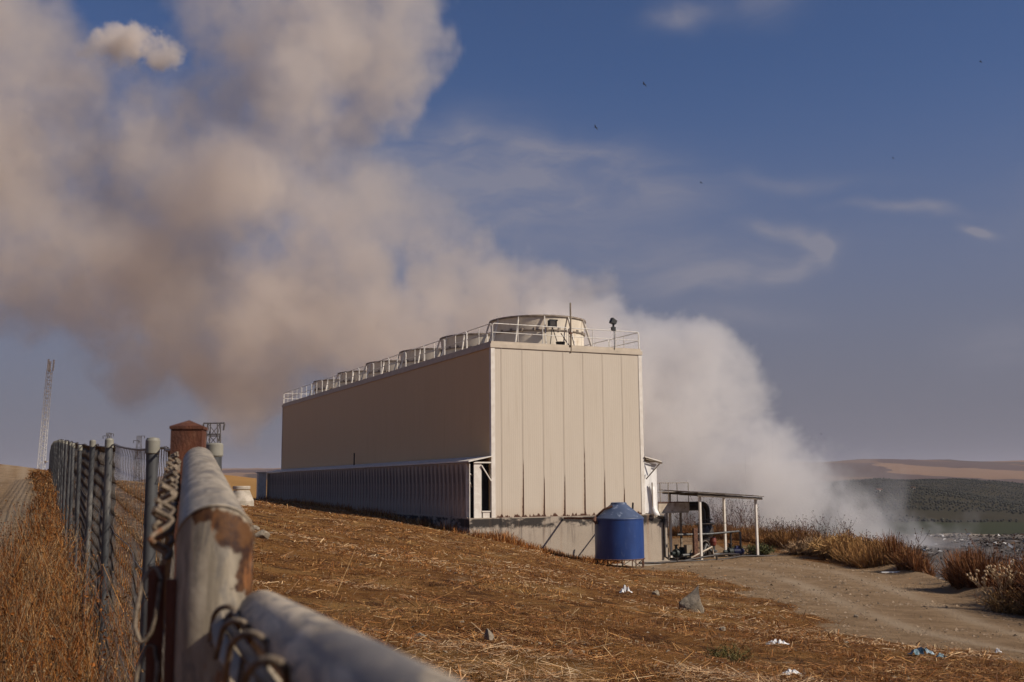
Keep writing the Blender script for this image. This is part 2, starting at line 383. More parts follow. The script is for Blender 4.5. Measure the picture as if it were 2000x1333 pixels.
# inside and behind the tower footprint
for x, y, z in [(4, 10, -2.0), (4, 25, -1.2), (4, 45, -.4), (11, 8, -2.5), (11, 25, -2.2), (11, 45, -1.2), (18, 20, -2.8), (4, 60, -.4), (15.9, -1.43, -2.62), (12, 2, -2.62), (9, -2, -2.6)]: near.append(TL(x, y, z))
def fence_x(d): return np.where(np.asarray(d) < 4, -1.347+.365*(4-np.asarray(d)), .413-.44*np.asarray(d))
def fence_top(d): return np.interp(d, [1, 2.2, 4, 6.63, 9.3, 11.9, 20, 30, 45, 57, 66, 75], [.10, .13, .178, .294, .40, .505, .90, 1.36, 1.95, 2.3, 2.45, 2.35])+CAMZ
for d in [1.5, 2.2, 4, 6.63, 9.3, 11.9, 20, 30, 45, 57, 75]:
    near.append(np.array([fence_x(d), d, fence_top(d)-1.72])); near.append(np.array([fence_x(d)-.07*d-.5, d, fence_top(d)-1.74-.008*d]))
for a, r_, z in [(90, 3, -.4), (90, 15, -1.5), (150, 5, 0), (-150, 5, 0), (180, 20, 0), (-90, 3, .05), (-90, 15, .3), (-60, 60, 1.5), (-90, 60, 1.5), (60, 60, -3.5), (60, 15, -1.6), (90, 60, -2.5), (180, 60, .5), (0, 1.2, 0), (40, 1.5, -.1), (-40, 1.5, 0), (20, 3, -.2), (-20, 3.2, -.05), (-5, 5, 0), (0, 140, -2), (-20, 140, 1), (25, 140, -5)]:
    near.append(np.array([r_*math.sin(R(a)), r_*math.cos(R(a)), z]))
ZN = RBF(near)
far = []
def fg(px, d, y=None, z=None):
    p = P(px, y if y is not None else 944, d)
    far.append(np.array([p[0], p[1], p[2] if z is None else z+CAMZ]))
for px in (1150, 1400, 1650, 1850, 2050, 2600):
    for d, z in ((90, -14), (200, -15), (318, -15), (400, -24.5), (650, -25), (1700, -8), (2400, 10), (5500, 60), (9000, 60)): fg(px, d, z=z)
for px, y in ((1150, 960), (1400, 955), (1600, 945), (1690, 938), (1714, 934), (1769, 942), (1825, 936), (1880, 936), (1950, 942), (2000, 949), (2600, 950)): fg(px, 1320, y)
for px, y in ((1400, 985), (1650, 965), (1740, 956), (1811, 953), (1870, 960), (1930, 974), (2000, 989), (2600, 1000)): fg(px, 940, y)
for px, y in ((1811, 972), (1930, 977), (2000, 985), (2600, 995)): fg(px, 1050, y)
for px, y in ((1150, 905), (1400, 907), (1530, 903), (1600, 905), (1660, 899), (1700, 895.5), (1750, 897), (1810, 899.5), (1850, 896), (1900, 902), (1930, 903), (2000, 898), (2600, 895), (3500, 900)): fg(px, 3600, y)
for px, y in ((1530, 915), (1700, 912), (1800, 917), (1900, 915), (2000, 920)): fg(px, 2700, y)
for px, y in ((380, 922), (440, 929), (510, 938), (600, 946), (800, 955)): fg(px, 210, y)
for px in (-600, 0, 250): fg(px, 140, z=1.0); fg(px, 210, z=-3); fg(px, 400, z=-12); fg(px, 1000, z=-22); fg(px, 3600, z=5); fg(px, 8000, z=10)
for px in (380, 600, 850): fg(px, 130, z=-3); fg(px, 400, z=-14); fg(px, 1000, z=-25); fg(px, 1800, z=-10); fg(px, 3600, y=914); fg(px, 8000, z=30)
for a in (70, 110, 160, -70, -110, -160):
    for d, z in ((100, -10), (300, -18), (1000, -20), (3600, 40), (8000, 50)): far.append(np.array([d*math.sin(R(a)), d*math.cos(R(a)), z]))
ZF = RBF(far, 9., .06)
_ep = [-180, -90, -60] + [math.degrees(math.atan2(dirpx(p, 944)[0], 1)) for p in (-400, 0, 300, 480, 560, 1000, 1200, 1300, 1480, 1560, 1720, 1870, 2000, 2300)] + [50, 70, 100, 180]
_er = [120, 120, 130, 125, 122, 118, 118, 116, 100, 90, 86, 77, 72, 58.5, 44.5, 39, 31, 26, 26, 40, 120]
def edge_r(az): return np.interp(az, _ep, _er)
def hash_noise(x, y, f, seed=0):
    x = x*f+seed*17.3; y = y*f-seed*9.1; xi = np.floor(x); yi = np.floor(y); fx = x-xi; fy = y-yi
    h = lambda a, b: np.modf(np.abs(np.sin(a*127.1+b*311.7+seed*5.3)*43758.5453))[0]
    fx = fx*fx*(3-2*fx); fy = fy*fy*(3-2*fy)
    return (h(xi, yi)*(1-fx)+h(xi+1, yi)*fx)*(1-fy)+(h(xi, yi+1)*(1-fx)+h(xi+1, yi+1)*fx)*fy
def sstep(v, a, b):
    t = np.clip((v-a)/(b-a), 0, 1); return t*t*(3-2*t)
def seg_dist(x, y, pts, vals=None):
    best = np.full(len(x), 1e9); bv = np.zeros(len(x))
    for (a, b), k in zip(zip(pts, pts[1:]), range(len(pts)-1)):
        a2, b2 = np.array(a[:2]), np.array(b[:2]); d = b2-a2; L2 = d@d
        t = np.clip(((x-a2[0])*d[0]+(y-a2[1])*d[1])/L2, 0, 1); q = np.hypot(x-a2[0]-t*d[0], y-a2[1]-t*d[1])
        if vals is not None: q = q/(vals[k]+(vals[k+1]-vals[k])*t)
        best = np.minimum(best, q)
    return best
def ground_z(x, y):
    x = np.atleast_1d(np.asarray(x, float)); y = np.atleast_1d(np.asarray(y, float))
    az = np.degrees(np.arctan2(x, y)); r = np.hypot(x, y); e = edge_r(az)
    s = sstep(r, e, e*1.22+2)
    zn = ZN(x, y); rd = road_mask(x, y)
    zn = zn+(hash_noise(x, y, .55, 1)-.5)*.13*sstep(r, 2, 8)*(1-.7*rd)+(hash_noise(x, y, 1.9, 2)-.5)*.06*(1-.75*rd)
    zn = zn+.35*np.exp(-((r-e*.97)/(e*.045+.5))**2)*(hash_noise(x, y, .2, 6)+.3)*sstep(az, 3, 12)      # spoil ridge on the lip of the bank
    zf = ZF(x, y)+(hash_noise(x, y, .05, 3)-.5)*3*sstep(r, 400, 900)
    lf = landfill_mask(x, y); zf = zf+lf*((hash_noise(x, y, .06, 4)-.5)*1.6+(hash_noise(x, y, .23, 5)-.5)*1.1)
    return zn*(1-s)+zf*s
# the track in front of the tower, and the one beyond the fence
ROAD = [P(1330, 1098, 55), P(1440, 1105, 55), P(1560, 1112, 50), P(1650, 1140, 41), P(1760, 1185, 30.5), P(1880, 1225, 24.5), P(2050, 1265, 20.5), P(2400, 1330, 16)]
ROADW = [3.6, 5.0, 5.2, 4.8, 3.9, 3.1, 2.8, 2.6]
YARD = [TL(12, -6, 0), TL(15, 6, 0), TL(17, 14, 0)]; YARDW = [4.5, 5.5, 4.5]
TRACK = [np.array([-9.5, 8, 0]), P(-150, 1100, 16), P(-5, 985, 32), P(14, 935, 62), P(32, 908, 100), P(60, 905, 118)]; TRACKW = [1.3, 1.4, 1.3, 1.2, 1.6, 1.9]
def road_mask(x, y):
    q = np.minimum(np.minimum(seg_dist(x, y, ROAD, ROADW), seg_dist(x, y, YARD, YARDW)), seg_dist(x, y, TRACK, TRACKW))
    return 1-sstep(q+(hash_noise(x, y, .7, 8)-.5)*.45+(hash_noise(x, y, 2.6, 9)-.5)*.2, .8, 1.08)
def landfill_mask(x, y):
    r = np.hypot(x, y); az = np.degrees(np.arctan2(x, y))
    return sstep(r, 70, 95)*(1-sstep(r, 296, 318))*sstep(az, 1, 5)
def gz(x, y): return float(ground_z(x, y)[0])

def ground_material():
    mt, t, b = new_mat('dry_ground')
    pos = t.n('ShaderNodeNewGeometry').outputs['Position']
    at = t.n('ShaderNodeAttribute', attribute_name='tint').outputs[0]; s = t.n('ShaderNodeSeparateColor', {0: at}); road, rut = s.outputs[0], s.outputs[1]
    n1 = t.noise(pos, .45, 6, .65); n2 = t.noise(pos, 5, 6, .7); n3 = t.noise(pos, 38, 5, .7)
    soil = t.mix(t.ss(n1, .35, .65), (.105, .038, .009), (.215, .094, .023))
    soil = t.mix(t.ss(n2, .42, .7), soil, (.275, .135, .042)); soil = t.mix(t.math('MULTIPLY', t.ss(t.noise(t.mapv(pos, loc=(3, 8, 0)), .33, 6, .65), .5, .64), .7), soil, (.30, .165, .055))
    soil = t.mix(t.math('MULTIPLY', t.ss(t.noise(t.mapv(pos, loc=(1, 2, 0)), .9, 7, .7), .54, .62), .75), soil, (.05, .019, .006))
    soil = t.mix(t.math('MULTIPLY', t.ss(n3, .5, .75), .6), soil, (.06, .024, .008))
    soil = t.mix(t.math('MULTIPLY', t.ss(t.noise(t.mapv(pos, loc=(9, 4, 0)), .8, 5, .6), .6, .72), .75), soil, (.33, .225, .125))
    dirt = t.mix(t.ss(t.noise(pos, 1.1, 6, .7), .35, .68), (.225, .142, .074), (.325, .215, .118))
    dirt = t.mix(t.math('MULTIPLY', t.ss(n2, .5, .72), .6), dirt, (.16, .10, .055))
    dirt = t.mix(t.math('MULTIPLY', t.ss(n3, .58, .72), .5), dirt, (.42, .33, .23))
    dirt = t.mix(t.math('MULTIPLY', rut, .6), dirt, (.40, .30, .195))
    col = t.mix(t.ss(t.math('ADD', road, t.math('MULTIPLY', t.math('SUBTRACT', n2, .5), .7)), .3, .7), soil, dirt)
    t.l.new(col, b.inputs['Base Color']); b.inputs['Roughness'].default_value = .95; b.inputs['Specular IOR Level'].default_value = .1
    h = t.math('ADD', t.math('MULTIPLY', t.noise(pos, 7, 6, .7), 1.0), t.math('MULTIPLY', n3, .35))
    bm = t.n('ShaderNodeBump', {'Height': h, 'Strength': .9, 'Distance': .12}); t.l.new(bm.outputs[0], b.inputs['Normal'])
    return mt
def landfill_material():
    mt, t, b = new_mat('landfill_ash')
    pos = t.n('ShaderNodeNewGeometry').outputs['Position']
    col = t.mix(t.ss(t.noise(pos, .12, 6, .7), .35, .65), (.045, .036, .03), (.14, .11, .085))
    col = t.mix(t.ss(t.noise(pos, 1.1, 5, .8), .55, .7), col, (.26, .22, .18))
    r = t.n('ShaderNodeVectorMath', {0: pos}, operation='LENGTH').outputs['Value']
    col = t.mix(t.ss(t.math('ADD', r, t.math('MULTIPLY', t.noise(pos, .06, 4), 30)), 306, 330), col, (.36, .29, .21))
    t.l.new(col, b.inputs['Base Color']); b.inputs['Roughness'].default_value = .95
    bm = t.n('ShaderNodeBump', {'Height': t.noise(pos, .5, 6, .75), 'Strength': 1, 'Distance': 1.0}); t.l.new(bm.outputs[0], b.inputs['Normal'])
    return mt
def hill_material():
    mt, t, b = new_mat('farmed_hills')
    pos = t.n('ShaderNodeNewGeometry').outputs['Position']
    flat = t.n('ShaderNodeVectorMath', {0: pos, 1: (1, 1, 0)}, operation='MULTIPLY').outputs[0]
    y = t.n('ShaderNodeSeparateXYZ', {0: pos}).outputs[1]
    wv = t.n('ShaderNodeVectorMath', {0: flat, 1: t.n('ShaderNodeVectorMath', {0: t.noise(flat, .0022, 3, out=1), 'Scale': 420.0}, operation='SCALE').outputs[0]}, operation='ADD').outputs[0]
    vo = t.n('ShaderNodeTexVoronoi', {'Vector': t.mapv(wv, (1, .42, 1)), 'Scale': .0036}).outputs['Color']
    fld = t.n('ShaderNodeSeparateColor', {0: vo})
    pc = t.mix(t.ss(fld.outputs[0], .25, .3), (.045, .038, .032), (.185, .105, .062)); pc = t.mix(t.ss(fld.outputs[1], .5, .55), pc, (.105, .065, .055)); pc = t.mix(t.ss(fld.outputs[2], .66, .7), pc, (.27, .16, .095))
    pc = t.mix(t.math('MULTIPLY', t.noise(flat, .01, 6, .65), .4), pc, (.13, .09, .055))
    grove = t.mix(t.noise(flat, .012, 5, .6), (.028, .026, .015), (.058, .045, .024))
    col = t.mix(t.ss(t.math('ADD', y, t.math('MULTIPLY', t.noise(flat, .003, 3), 300)), 1500, 1700), grove, pc)
    green = t.math('MULTIPLY', t.ss(y, 385, 400), t.ss(y, 640, 622))
    col = t.mix(green, col, t.mix(t.noise(flat, .02, 4), (.028, .034, .016), (.05, .05, .022)))
    gold = t.math('MULTIPLY', t.ss(y, 380, 260), t.ss(t.n('ShaderNodeSeparateXYZ', {0: pos}).outputs[0], 60, 20))
    col = t.mix(gold, col, t.mix(t.noise(flat, .1, 5, .6), (.24, .125, .04), (.36, .20, .07)))
    t.l.new(col, b.inputs['Base Color']); b.inputs['Roughness'].default_value = 1; b.inputs['Specular IOR Level'].default_value = .05
    return mt
M['ground'] = ground_material(); M['landfill'] = landfill_material(); M['hills'] = hill_material()

def build_ground():
    azs = np.unique(np.round(np.r_[np.arange(-180, -48, 6), np.arange(-48, 48.01, .36), np.arange(48, 180.1, 6)], 3))
    rr = [.6]
    while rr[-1] < 9500: rr.append(rr[-1]*(1.028 if rr[-1] < 400 else 1.02)+.02)
    rr = np.array(rr); A, Rr = np.meshgrid(np.radians(azs), rr); x = (Rr*np.sin(A)).ravel(); y = (Rr*np.cos(A)).ravel()
    z = ground_z(x, y); rd = road_mask(x, y)
    dr = seg_dist(x, y, ROAD, ROADW); rut = np.exp(-((dr-.33)/.09)**2)*rd*(.5+hash_noise(x, y, .4, 12))
    dt = seg_dist(x, y, TRACK, TRACKW); rut = np.maximum(rut, np.exp(-((dt-.5)/.2)**2)*rd)
    nr, na = len(rr), len(azs); v = np.c_[x, y, z]
    i, j = np.meshgrid(np.arange(nr-1), np.arange(na-1), indexing='ij'); k = (i*na+j).ravel()
    q = np.c_[k, k+1, k+na+1, k+na][:, ::-1]
    cen = v[q].mean(1); r = np.hypot(cen[:, 0], cen[:, 1]); az = np.degrees(np.arctan2(cen[:, 0], cen[:, 1])); e = edge_r(az)
    frd = rd[q].mean(1); beyond = r > e*1.10
    trk = seg_dist(cen[:, 0], cen[:, 1], TRACK, TRACKW) < 1.1
    sel = np.zeros(len(q), int)                                   # 0 ground 1 road 2 track 3 landfill 4 hills
    sel[(frd > .5) & ~trk] = 1; sel[(frd > .5) & trk] = 2
    sel[beyond] = 4; sel[beyond & (az > 2) & (r < 322)] = 3
    tint = np.c_[rd, rut, rut*0]
    for idx, (nm, mt) in enumerate((('ground', 'ground'), ('dirt_road', 'ground'), ('dirt_track', 'ground'), ('landfill_ground', 'landfill'), ('hills', 'hills'))):
        f = q[sel == idx]; u, inv = np.unique(f, return_inverse=True)
        o = np_mesh(nm, v[u], inv.reshape(-1, 4), M[mt], tint[u], True); o['kind'] = 'structure'
    c0 = len(azs)
    # close the small hole under the camera
    bb = MB(); vs = [tuple(v[j_]) for j_ in range(na-1)]; bb.add(vs, [tuple(range(na-1))[::-1]]); o = bb.build('ground', M['ground']); o['kind'] = 'structure'
build_ground()

# ------------------------------------------------------------------ cooling tower
tower = thing('cooling_tower', 'long beige sheet-metal cooling tower on a concrete plinth with a row of fan stacks', 'cooling tower', TL(0, 0, 0), YAW)
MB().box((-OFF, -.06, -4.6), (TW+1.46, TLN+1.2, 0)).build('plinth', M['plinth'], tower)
slab = MB().box((6.2, -2.6, -3.6), (16.8, -.064, -2.56)).box((TW+1.464, -.064, -3.6), (16.8, 6, -2.56)).build('concrete_slab', M['concrete_pale'], tower)
MB().box((.10, .10, .0), (TW-.10, TLN-.10, TH-.12)).build('wall_core', M['dark_hole'], tower)
PW = TW/7.47
def panel_mesh(w, h, mat, name, gap=.006, rib=True):
    b_ = MB(); b_.box((gap, -.03, 0), (w-gap, .03, h))
    if rib: b_.box((w-.05, -.042, 0.01), (w-.008, -.031, h-.01))           # lapped seam rib
    return b_.mesh(name, mat)
full = panel_mesh(PW, TH-.05, M['wall'], 'wall_panel'); half = panel_mesh(PW*.47, TH-.05, M['wall'], 'wall_panel_narrow')
put('wall_panel', half, tower, (0, .0, 0))
for i in range(7): put('wall_panel', full, tower, (PW*(.47+i), 0, 0))
sp_ = panel_mesh(PW, TH-.05, M['sidewall_shade'], 'side_panel', .0015, False); ns = int(TLN/PW)
for i in range(ns):
    pw = TLN/ns
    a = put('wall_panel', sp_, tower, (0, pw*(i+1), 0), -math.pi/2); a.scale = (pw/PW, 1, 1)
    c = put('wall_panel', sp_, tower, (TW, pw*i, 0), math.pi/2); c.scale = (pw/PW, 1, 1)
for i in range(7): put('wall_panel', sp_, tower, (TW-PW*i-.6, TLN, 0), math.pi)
for (x, y) in ((0, 0), (TW, 0), (0, TLN), (TW, TLN)):
    sx = -1 if x == 0 else 1; sy = -1 if y == 0 else 1
    b_ = MB(); b_.box(tuple(sorted((x+sx*.055, x-sx*.17)))[:1]+(min(y+sy*.055, y+sy*.046),)+(0.004,), (max(x+sx*.055, x-sx*.17), max(y+sy*.055, y+sy*.046), TH-.06))
    b_.box((min(x+sx*.055, x+sx*.046), min(y+sy*.044, y-sy*.17), .004), (max(x+sx*.055, x+sx*.046), max(y+sy*.044, y-sy*.17), TH-.06))
    b_.build('corner_trim', M['white'], tower)
# coping and roof
MB().box((.04, .04, TH-.1), (TW-.04, TLN-.04, TH+.02)).build('roof_deck', M['roof'], tower)
cb = MB()
for a, c in (((-.09, -.09), (TW+.09, .12)), ((-.09, TLN-.12), (TW+.09, TLN+.09)), ((-.09, .123), (.12, TLN-.123)), ((TW-.12, .123), (TW+.09, TLN-.123))):
    cb.box((a[0], a[1], TH-.16), (c[0], c[1], TH+.05))
cb.box((-.02, -.02, TH+.052), (TW+.02, .06, TH+.19)); cb.box((-.02, .063, TH+.052), (.06, TLN, TH+.19)); cb.box((TW-.06, .063, TH+.052), (TW+.02, TLN, TH+.19))
cb.build('roof_coping', M['trim'], tower)
RZ = TH+.19
# guard rails: rounded sections with their own posts
def rail_run(p0, p1, nsec, sub, out):
    p0, p1 = Vector(p0), Vector(p1)
    for k in range(nsec):
        a = p0.lerp(p1, k/nsec); c = p0.lerp(p1, (k+1)/nsec); d = (c-a).normalized(); a = a+d*.06; c = c-d*.06
        h = Vector((0, 0, .96)); rr_ = .12; pts = [a]
        for q in range(5):
            an = q*math.pi/8; pts.append(a+h-Vector((0, 0, rr_))+d*rr_*(1-math.cos(an))+Vector((0, 0, rr_*math.sin(an))))
        for q in range(5):
            an = math.pi/2-q*math.pi/8; pts.append(c+h-Vector((0, 0, rr_))-d*rr_*(1-math.cos(an))+Vector((0, 0, rr_*math.sin(an))))
        pts.append(c)
        rail = MB().tube(pts, .026, 6).build('guard_rail', M['whiterail'], tower)
        MB().tube([a+h*.5, c+h*.5], .021, 6).build('mid_rail', M['whiterail'], rail)
        for q in range(1, sub):
            e = a.lerp(c, q/sub); MB().tube([e, e+h-Vector((0, 0, .02))], .023, 6).build('post', M['whiterail'], rail)
rail_run((.02, .02, RZ), (TW-.02, .02, RZ), 2, 3, -1)
rail_run((.02, .02, RZ), (.02, TLN-.02, RZ), 14, 2, -1)
rail_run((TW-.02, .02, RZ), (TW-.02, TLN-.02, RZ), 14, 2, -1)
rail_run((.02, TLN-.02, RZ), (TW-.02, TLN-.02, RZ), 2, 3, -1)
# fan stacks
SR = 2.72; cell = TLN/6
def brace_mesh():
    b_ = MB(); b_.bar((SR+.10, 0, 1.92), (SR+.70, 0, .03), .10, .05, (0, 1, 0)); return b_.mesh('brace', M['white'])
bm_ = brace_mesh()
shell = MB().lathe([(SR+.05, 0), (SR, .35), (SR-.02, 1.2), (SR+.06, 1.98)], 56).lathe([(SR-.02, 1.98), (SR-.10, 1.2), (SR-.08, .35), (SR-.05, 0)], 56).mesh('fan_stack', M['stack'])
rim = MB().lathe([(SR+.07, 1.90), (SR+.13, 1.92), (SR+.13, 2.0), (SR+.07, 2.02), (SR-.03, 2.02), (SR-.03, 1.9)], 56).mesh('rim', M['stack_dark'])
band = MB().lathe([(SR-.01, 1.13), (SR+.05, 1.14), (SR+.05, 1.2), (SR-.01, 1.21)], 56)
for k in range(24):
    a = k*math.pi/12; band.box((SR*math.cos(a)-.06, SR*math.sin(a)-.06, 1.12), (SR*math.cos(a)+.06, SR*math.sin(a)+.06, 1.3))
band = band.mesh('flange', M['stack_dark'])
fanb = MB()
for k in range(8):
    a = k*math.pi/4; c, s = math.cos(a), math.sin(a)
    fanb.bar((.3*c, .3*s, 1.0), (2.5*c, 2.5*s, 1.0), .42, .03, (.3*s, -.3*c, 1))
fanb.lathe([(0, 1.12), (.35, 1.1), (.35, .9), (0, .88)], 16); fanb = fanb.mesh('fan', M['grime'])
for k in range(6):
    st = put('fan_stack', shell, tower, (TW*.5+.1, cell*(k+.5), TH+.02))
    put('rim', rim, st); put('flange', band, st); put('fan', fanb, st)
    for j in range(12): put('brace', bm_, st, (0, 0, 0), j*math.pi/6+.2)

# side lean-to with louvers (shaded side) and its mirror
def canopy(x_in, x_out, name):
    b_ = MB(); y0, y1 = -.16, TLN+.9
    b_.hexa([(x_in, y0, 3.16), (x_out, y0, 2.88), (x_out, y1, 2.88), (x_in, y1, 3.16), (x_in, y0, 3.21), (x_out, y0, 2.95), (x_out, y1, 2.95), (x_in, y1, 3.21)] if x_out > x_in else
            [(x_out, y0, 2.88), (x_in, y0, 3.16), (x_in, y1, 3.16), (x_out, y1, 2.88), (x_out, y0, 2.95), (x_in, y0, 3.21), (x_in, y1, 3.21), (x_out, y1, 2.95)])
    return b_.build(name, M['white'], tower)
cn = canopy(-.06, -OFF-.08, 'canopy'); canopy(TW+.06, TW+1.15, 'canopy')
lw = .62
lv = MB(); c_ = [(-.0, 0), (-.0, .30), (-.055, .34), (-.055, .58), (-.0, .62)]
for (x0, y0), (x1, y1) in zip(c_, c_[1:]):
    lv.hexa([(x0, y0, .05), (x0+.012, y0, .05), (x1+.012, y1, .05), (x1, y1, .05), (x0, y0, 2.80), (x0+.012, y0, 2.80), (x1+.012, y1, 2.80), (x1, y1, 2.80)])
lvm = lv.mesh('louver_panel', M['louver']); nl = int((TLN-.7)/lw)
gaps = {9, 10, 26, 55}
for i in range(nl):
    if i == nl-1: continue
    o = put('louver_panel', lvm, tower, (-OFF+(.09 if i in gaps else .06)+random.uniform(-.012, .012), .55+i*lw, 0)); o.scale = (random.uniform(.85, 1.2), .93 if i in gaps else .995, 1)
    o2 = put('louver_panel', lvm, tower, (TW+.97, .55+i*lw+lw, 0), math.pi) if i < 40 else None
MB().box((-OFF+.02, .3, .004), (-OFF+.16, TLN, .05)).box((-OFF+.02, .3, 2.8), (-OFF+.16, TLN, 2.86)).build('sill_rail', M['louver'], tower)
for y in np.arange(3.9, TLN, 7.9):   # frame posts behind the louvers
    MB().box((-OFF+.16, y-.06, .0), (-OFF+.28, y+.06, 2.85)).build('frame_post', M['white'], tower)
# near end return of the lean-to
MB().box((-1.02, .02, .004), (-.60, .10, 2.82)).build('end_panel', M['white'], tower, label='narrow white end panel beside dark opening')
MB().box((-OFF+.02, .42, .004), (-1.0, .47, 2.82)).build('return_panel', M['white'], tower)
eb = MB(); eb.bar((-1.05, -.02, 2.86), (-.07, -.02, 2.86), .07, .07); eb.bar((-.62, -.04, 2.72), (-.07, -.04, 1.9), .05, .07, (0, 1, 0)); eb.bar((-1.27, .02, .0), (-1.27, .02, 2.84), .04, .04, (0, 1, 0))
eb.bar((-1.29, .02, 2.3), (-1.0, .35, 2.2), .05, .05); eb.bar((-1.29, .02, 1.9), (-1.02, .35, 1.6), .05, .05)
eb.build('end_frame', M['white'], tower)
MB().box((-.52, .02, .004), (-.14, .25, .30)).box((-.58, -.02, .302), (-.10, .27, .36)).build('end_block', M['white'], tower)
MB().box((-1.12, .34, .01), (-.06, TLN-.2, 2.84)).build('fill_pack', M['dark_hole'], tower)
# far end return
MB().box((-OFF-.75, TLN+.3, -.2), (-OFF+.0, TLN+1.0, 2.9)).build('end_box', M['white'], tower)
MB().box((-OFF-.9, TLN+.2, 2.9), (-OFF+.0, TLN+1.1, 2.98)).build('end_cap', M['white'], tower)
MB().box((-OFF+.005, TLN, -.1), (-.11, TLN+.1, 2.86)).build('return_panel', M['louver'], tower)
# torn sheets on the sunlit end
ts = MB(); ts.hexa([(TW+.12, .05, .06), (TW+.62, -.05, .02), (TW+.62, .0, .02), (TW+.12, .1, .06), (TW+.12, .05, 2.95), (TW+.55, .05, 2.86), (TW+.55, .1, 2.86), (TW+.12, .1, 2.95)])
ts.build('torn_sheet', M['sheetwhite'], tower)
MB().hexa([(TW+.70, .16, .02), (TW+1.0, .16, .02), (TW+1.0, .2, .02), (TW+.70, .2, .02), (TW+.60, .16, 2.84), (TW+1.0, .16, 2.8), (TW+1.0, .2, 2.8), (TW+.60, .2, 2.84)]).build('torn_sheet', M['sheetwhite'], tower)
pv = []; pf = []
for i in range(9):     # peeled strip curling away at the foot
    z = 1.55-i*.2; y = -.005-.018*i-(.16 if i > 6 else 0)*(i-6)*.6; x0 = TW+.38+.012*i; w = .30+.03*math.sin(i)
    pv += [(x0, y, z), (x0+w, y-.03, z-.03)]
    if i: n_ = len(pv); pf.append((n_-4, n_-3, n_-1, n_-2))
ps = MB().add(pv, pf, True).build('peeled_strip', M['sheetwhite'], tower); sm = ps.modifiers.new('thick', 'SOLIDIFY'); sm.thickness = .012
MB().bar((TW+.50, -.10, .35), (TW+.47, -.16, 1.75), .05, .05).build('bent_bar', M['pole'], tower)
br = MB(); br.bar((TW+.72, -.60, 2.80), (TW+.15, -.06, 1.95), .045, .06); br.bar((TW+.9, -.62, 2.83), (TW+.2, -.08, 3.0), .05, .05); br.bar((TW+.1, -.16, 3.06), (TW+1.15, -.16, 2.80), .05, .05)
br.build('canopy_bracket', M['pole'], tower)
MB().box((TW+.02, .06, .004), (TW+.13, .2, 3.0)).build('corner_post', M['white'], tower)

# things on the roof
t_ = thing('floodlight', 'black floodlight on tripod legs before the nearest fan stack', 'floodlight', TL(4.05, .75, RZ-.1), YAW, 'floodlights on the tower roof')
MB().box((-.22, -.16, 1.17), (.22, .12, 1.55)).box((-.26, -.19, 1.5), (.26, -.161, 1.58)).build('lamp_head', M['black'], t_)
MB().box((-.17, -.170, 1.22), (.17, -.161, 1.48)).build('lens', M['grime'], t_)
for dx, dy in ((-.28, -.25), (.28, -.25), (0, .3)): MB().tube([(0, 0, 1.2), (dx, dy, 0)], .022, 6).build('leg', M['black'], t_)
t_ = thing('floodlight', 'black angled floodlight on top of the right-hand guard rail', 'floodlight', TL(7.55, .02, RZ+.95), YAW, 'floodlights on the tower roof')
MB().box((-.10, -.08, 0), (.12, .1, .22)).build('base_box', M['black'], t_)
MB().tube([(0, 0, .2), (.02, 0, .42)], .06, 8).build('arm', M['black'], t_)
MB().hexa([(-.2, -.14, .46), (.1, -.14, .36), (.1, .14, .36), (-.2, .14, .46), (-.08, -.14, .74), (.2, -.14, .56), (.2, .14, .56), (-.08, .14, .74)]).build('lamp_head', M['black'], t_)
MB().tube([(.02, -.05, 0), (.02, -.06, -1.1), (.18, -.1, -1.2)], .02, 6).build('cable', M['black'], t_)
t_ = thing('lightning_pole', 'tall thin brown pole standing at the roof edge by the guard rail', 'pole', TL(4.78, -.06, TH-.2), YAW)
MB().tube([(0, 0, 0), (0, 0, 2.75)], [.055, .045], 8).build('pole', M['pole'], t_); MB().box((-.09, -.05, 1.0), (.09, .09, 1.1)).build('clamp', M['rustbrown'], t_)
MB().tube([(-.02, 0, .2), (-.35, .5, 1.1)], .03, 6).build('stay', M['pole'], t_)
t_ = thing('black_tub', 'small black tub on the roof beside floodlight legs', 'tub', TL(4.45, .55, RZ-.13), YAW)
MB().lathe([(0, 0), (.2, 0), (.27, .36), (.24, .36), (.18, .03)], 18).build('shell', M['black'], t_)
t_ = thing('wall_spike', 'thin dark vent pipe standing on the long canopy', 'pipe', TL(-.35, 23.5, 3.12), YAW)
MB().tube([(0, 0, 0), (0, 0, .9)], .05, 6).build('pipe', M['black'], t_)

# ------------------------------------------------------------------ blue tank
tx, ty = 5.52, -3.55
tp = TL(tx, ty, 0); tz0 = P(1209, 1090, tp[1])[2]; tgz = gz(tp[0], tp[1])
tank = thing('water_tank', 'round blue water tank with a faded conical lid on rusty legs', 'water tank', (tp[0], tp[1], tgz), YAW)
b0 = tz0-tgz
MB().lathe([(0, b0), (1.25, b0), (1.25, b0+1.93), (1.27, b0+1.95), (1.27, b0+2.0), (1.24, b0+2.02)], 64).build('body', M['tank'], tank)
MB().lathe([(1.275, b0+1.99), (1.26, b0+2.03), (.42, b0+2.70), (.40, b0+2.78)], 64).build('lid', M['tanktop'], tank)
MB().lathe([(.40, b0+2.78), (.36, b0+2.80), (0, b0+2.81)], 32).build('hatch', M['tanktop'], tank)
MB().tube([(1.27*math.cos(a*math.pi/24), 1.27*math.sin(a*math.pi/24), b0-.03) for a in range(48)], .03, 6, closed=True).build('stand_ring', M['rustbrown'], tank)
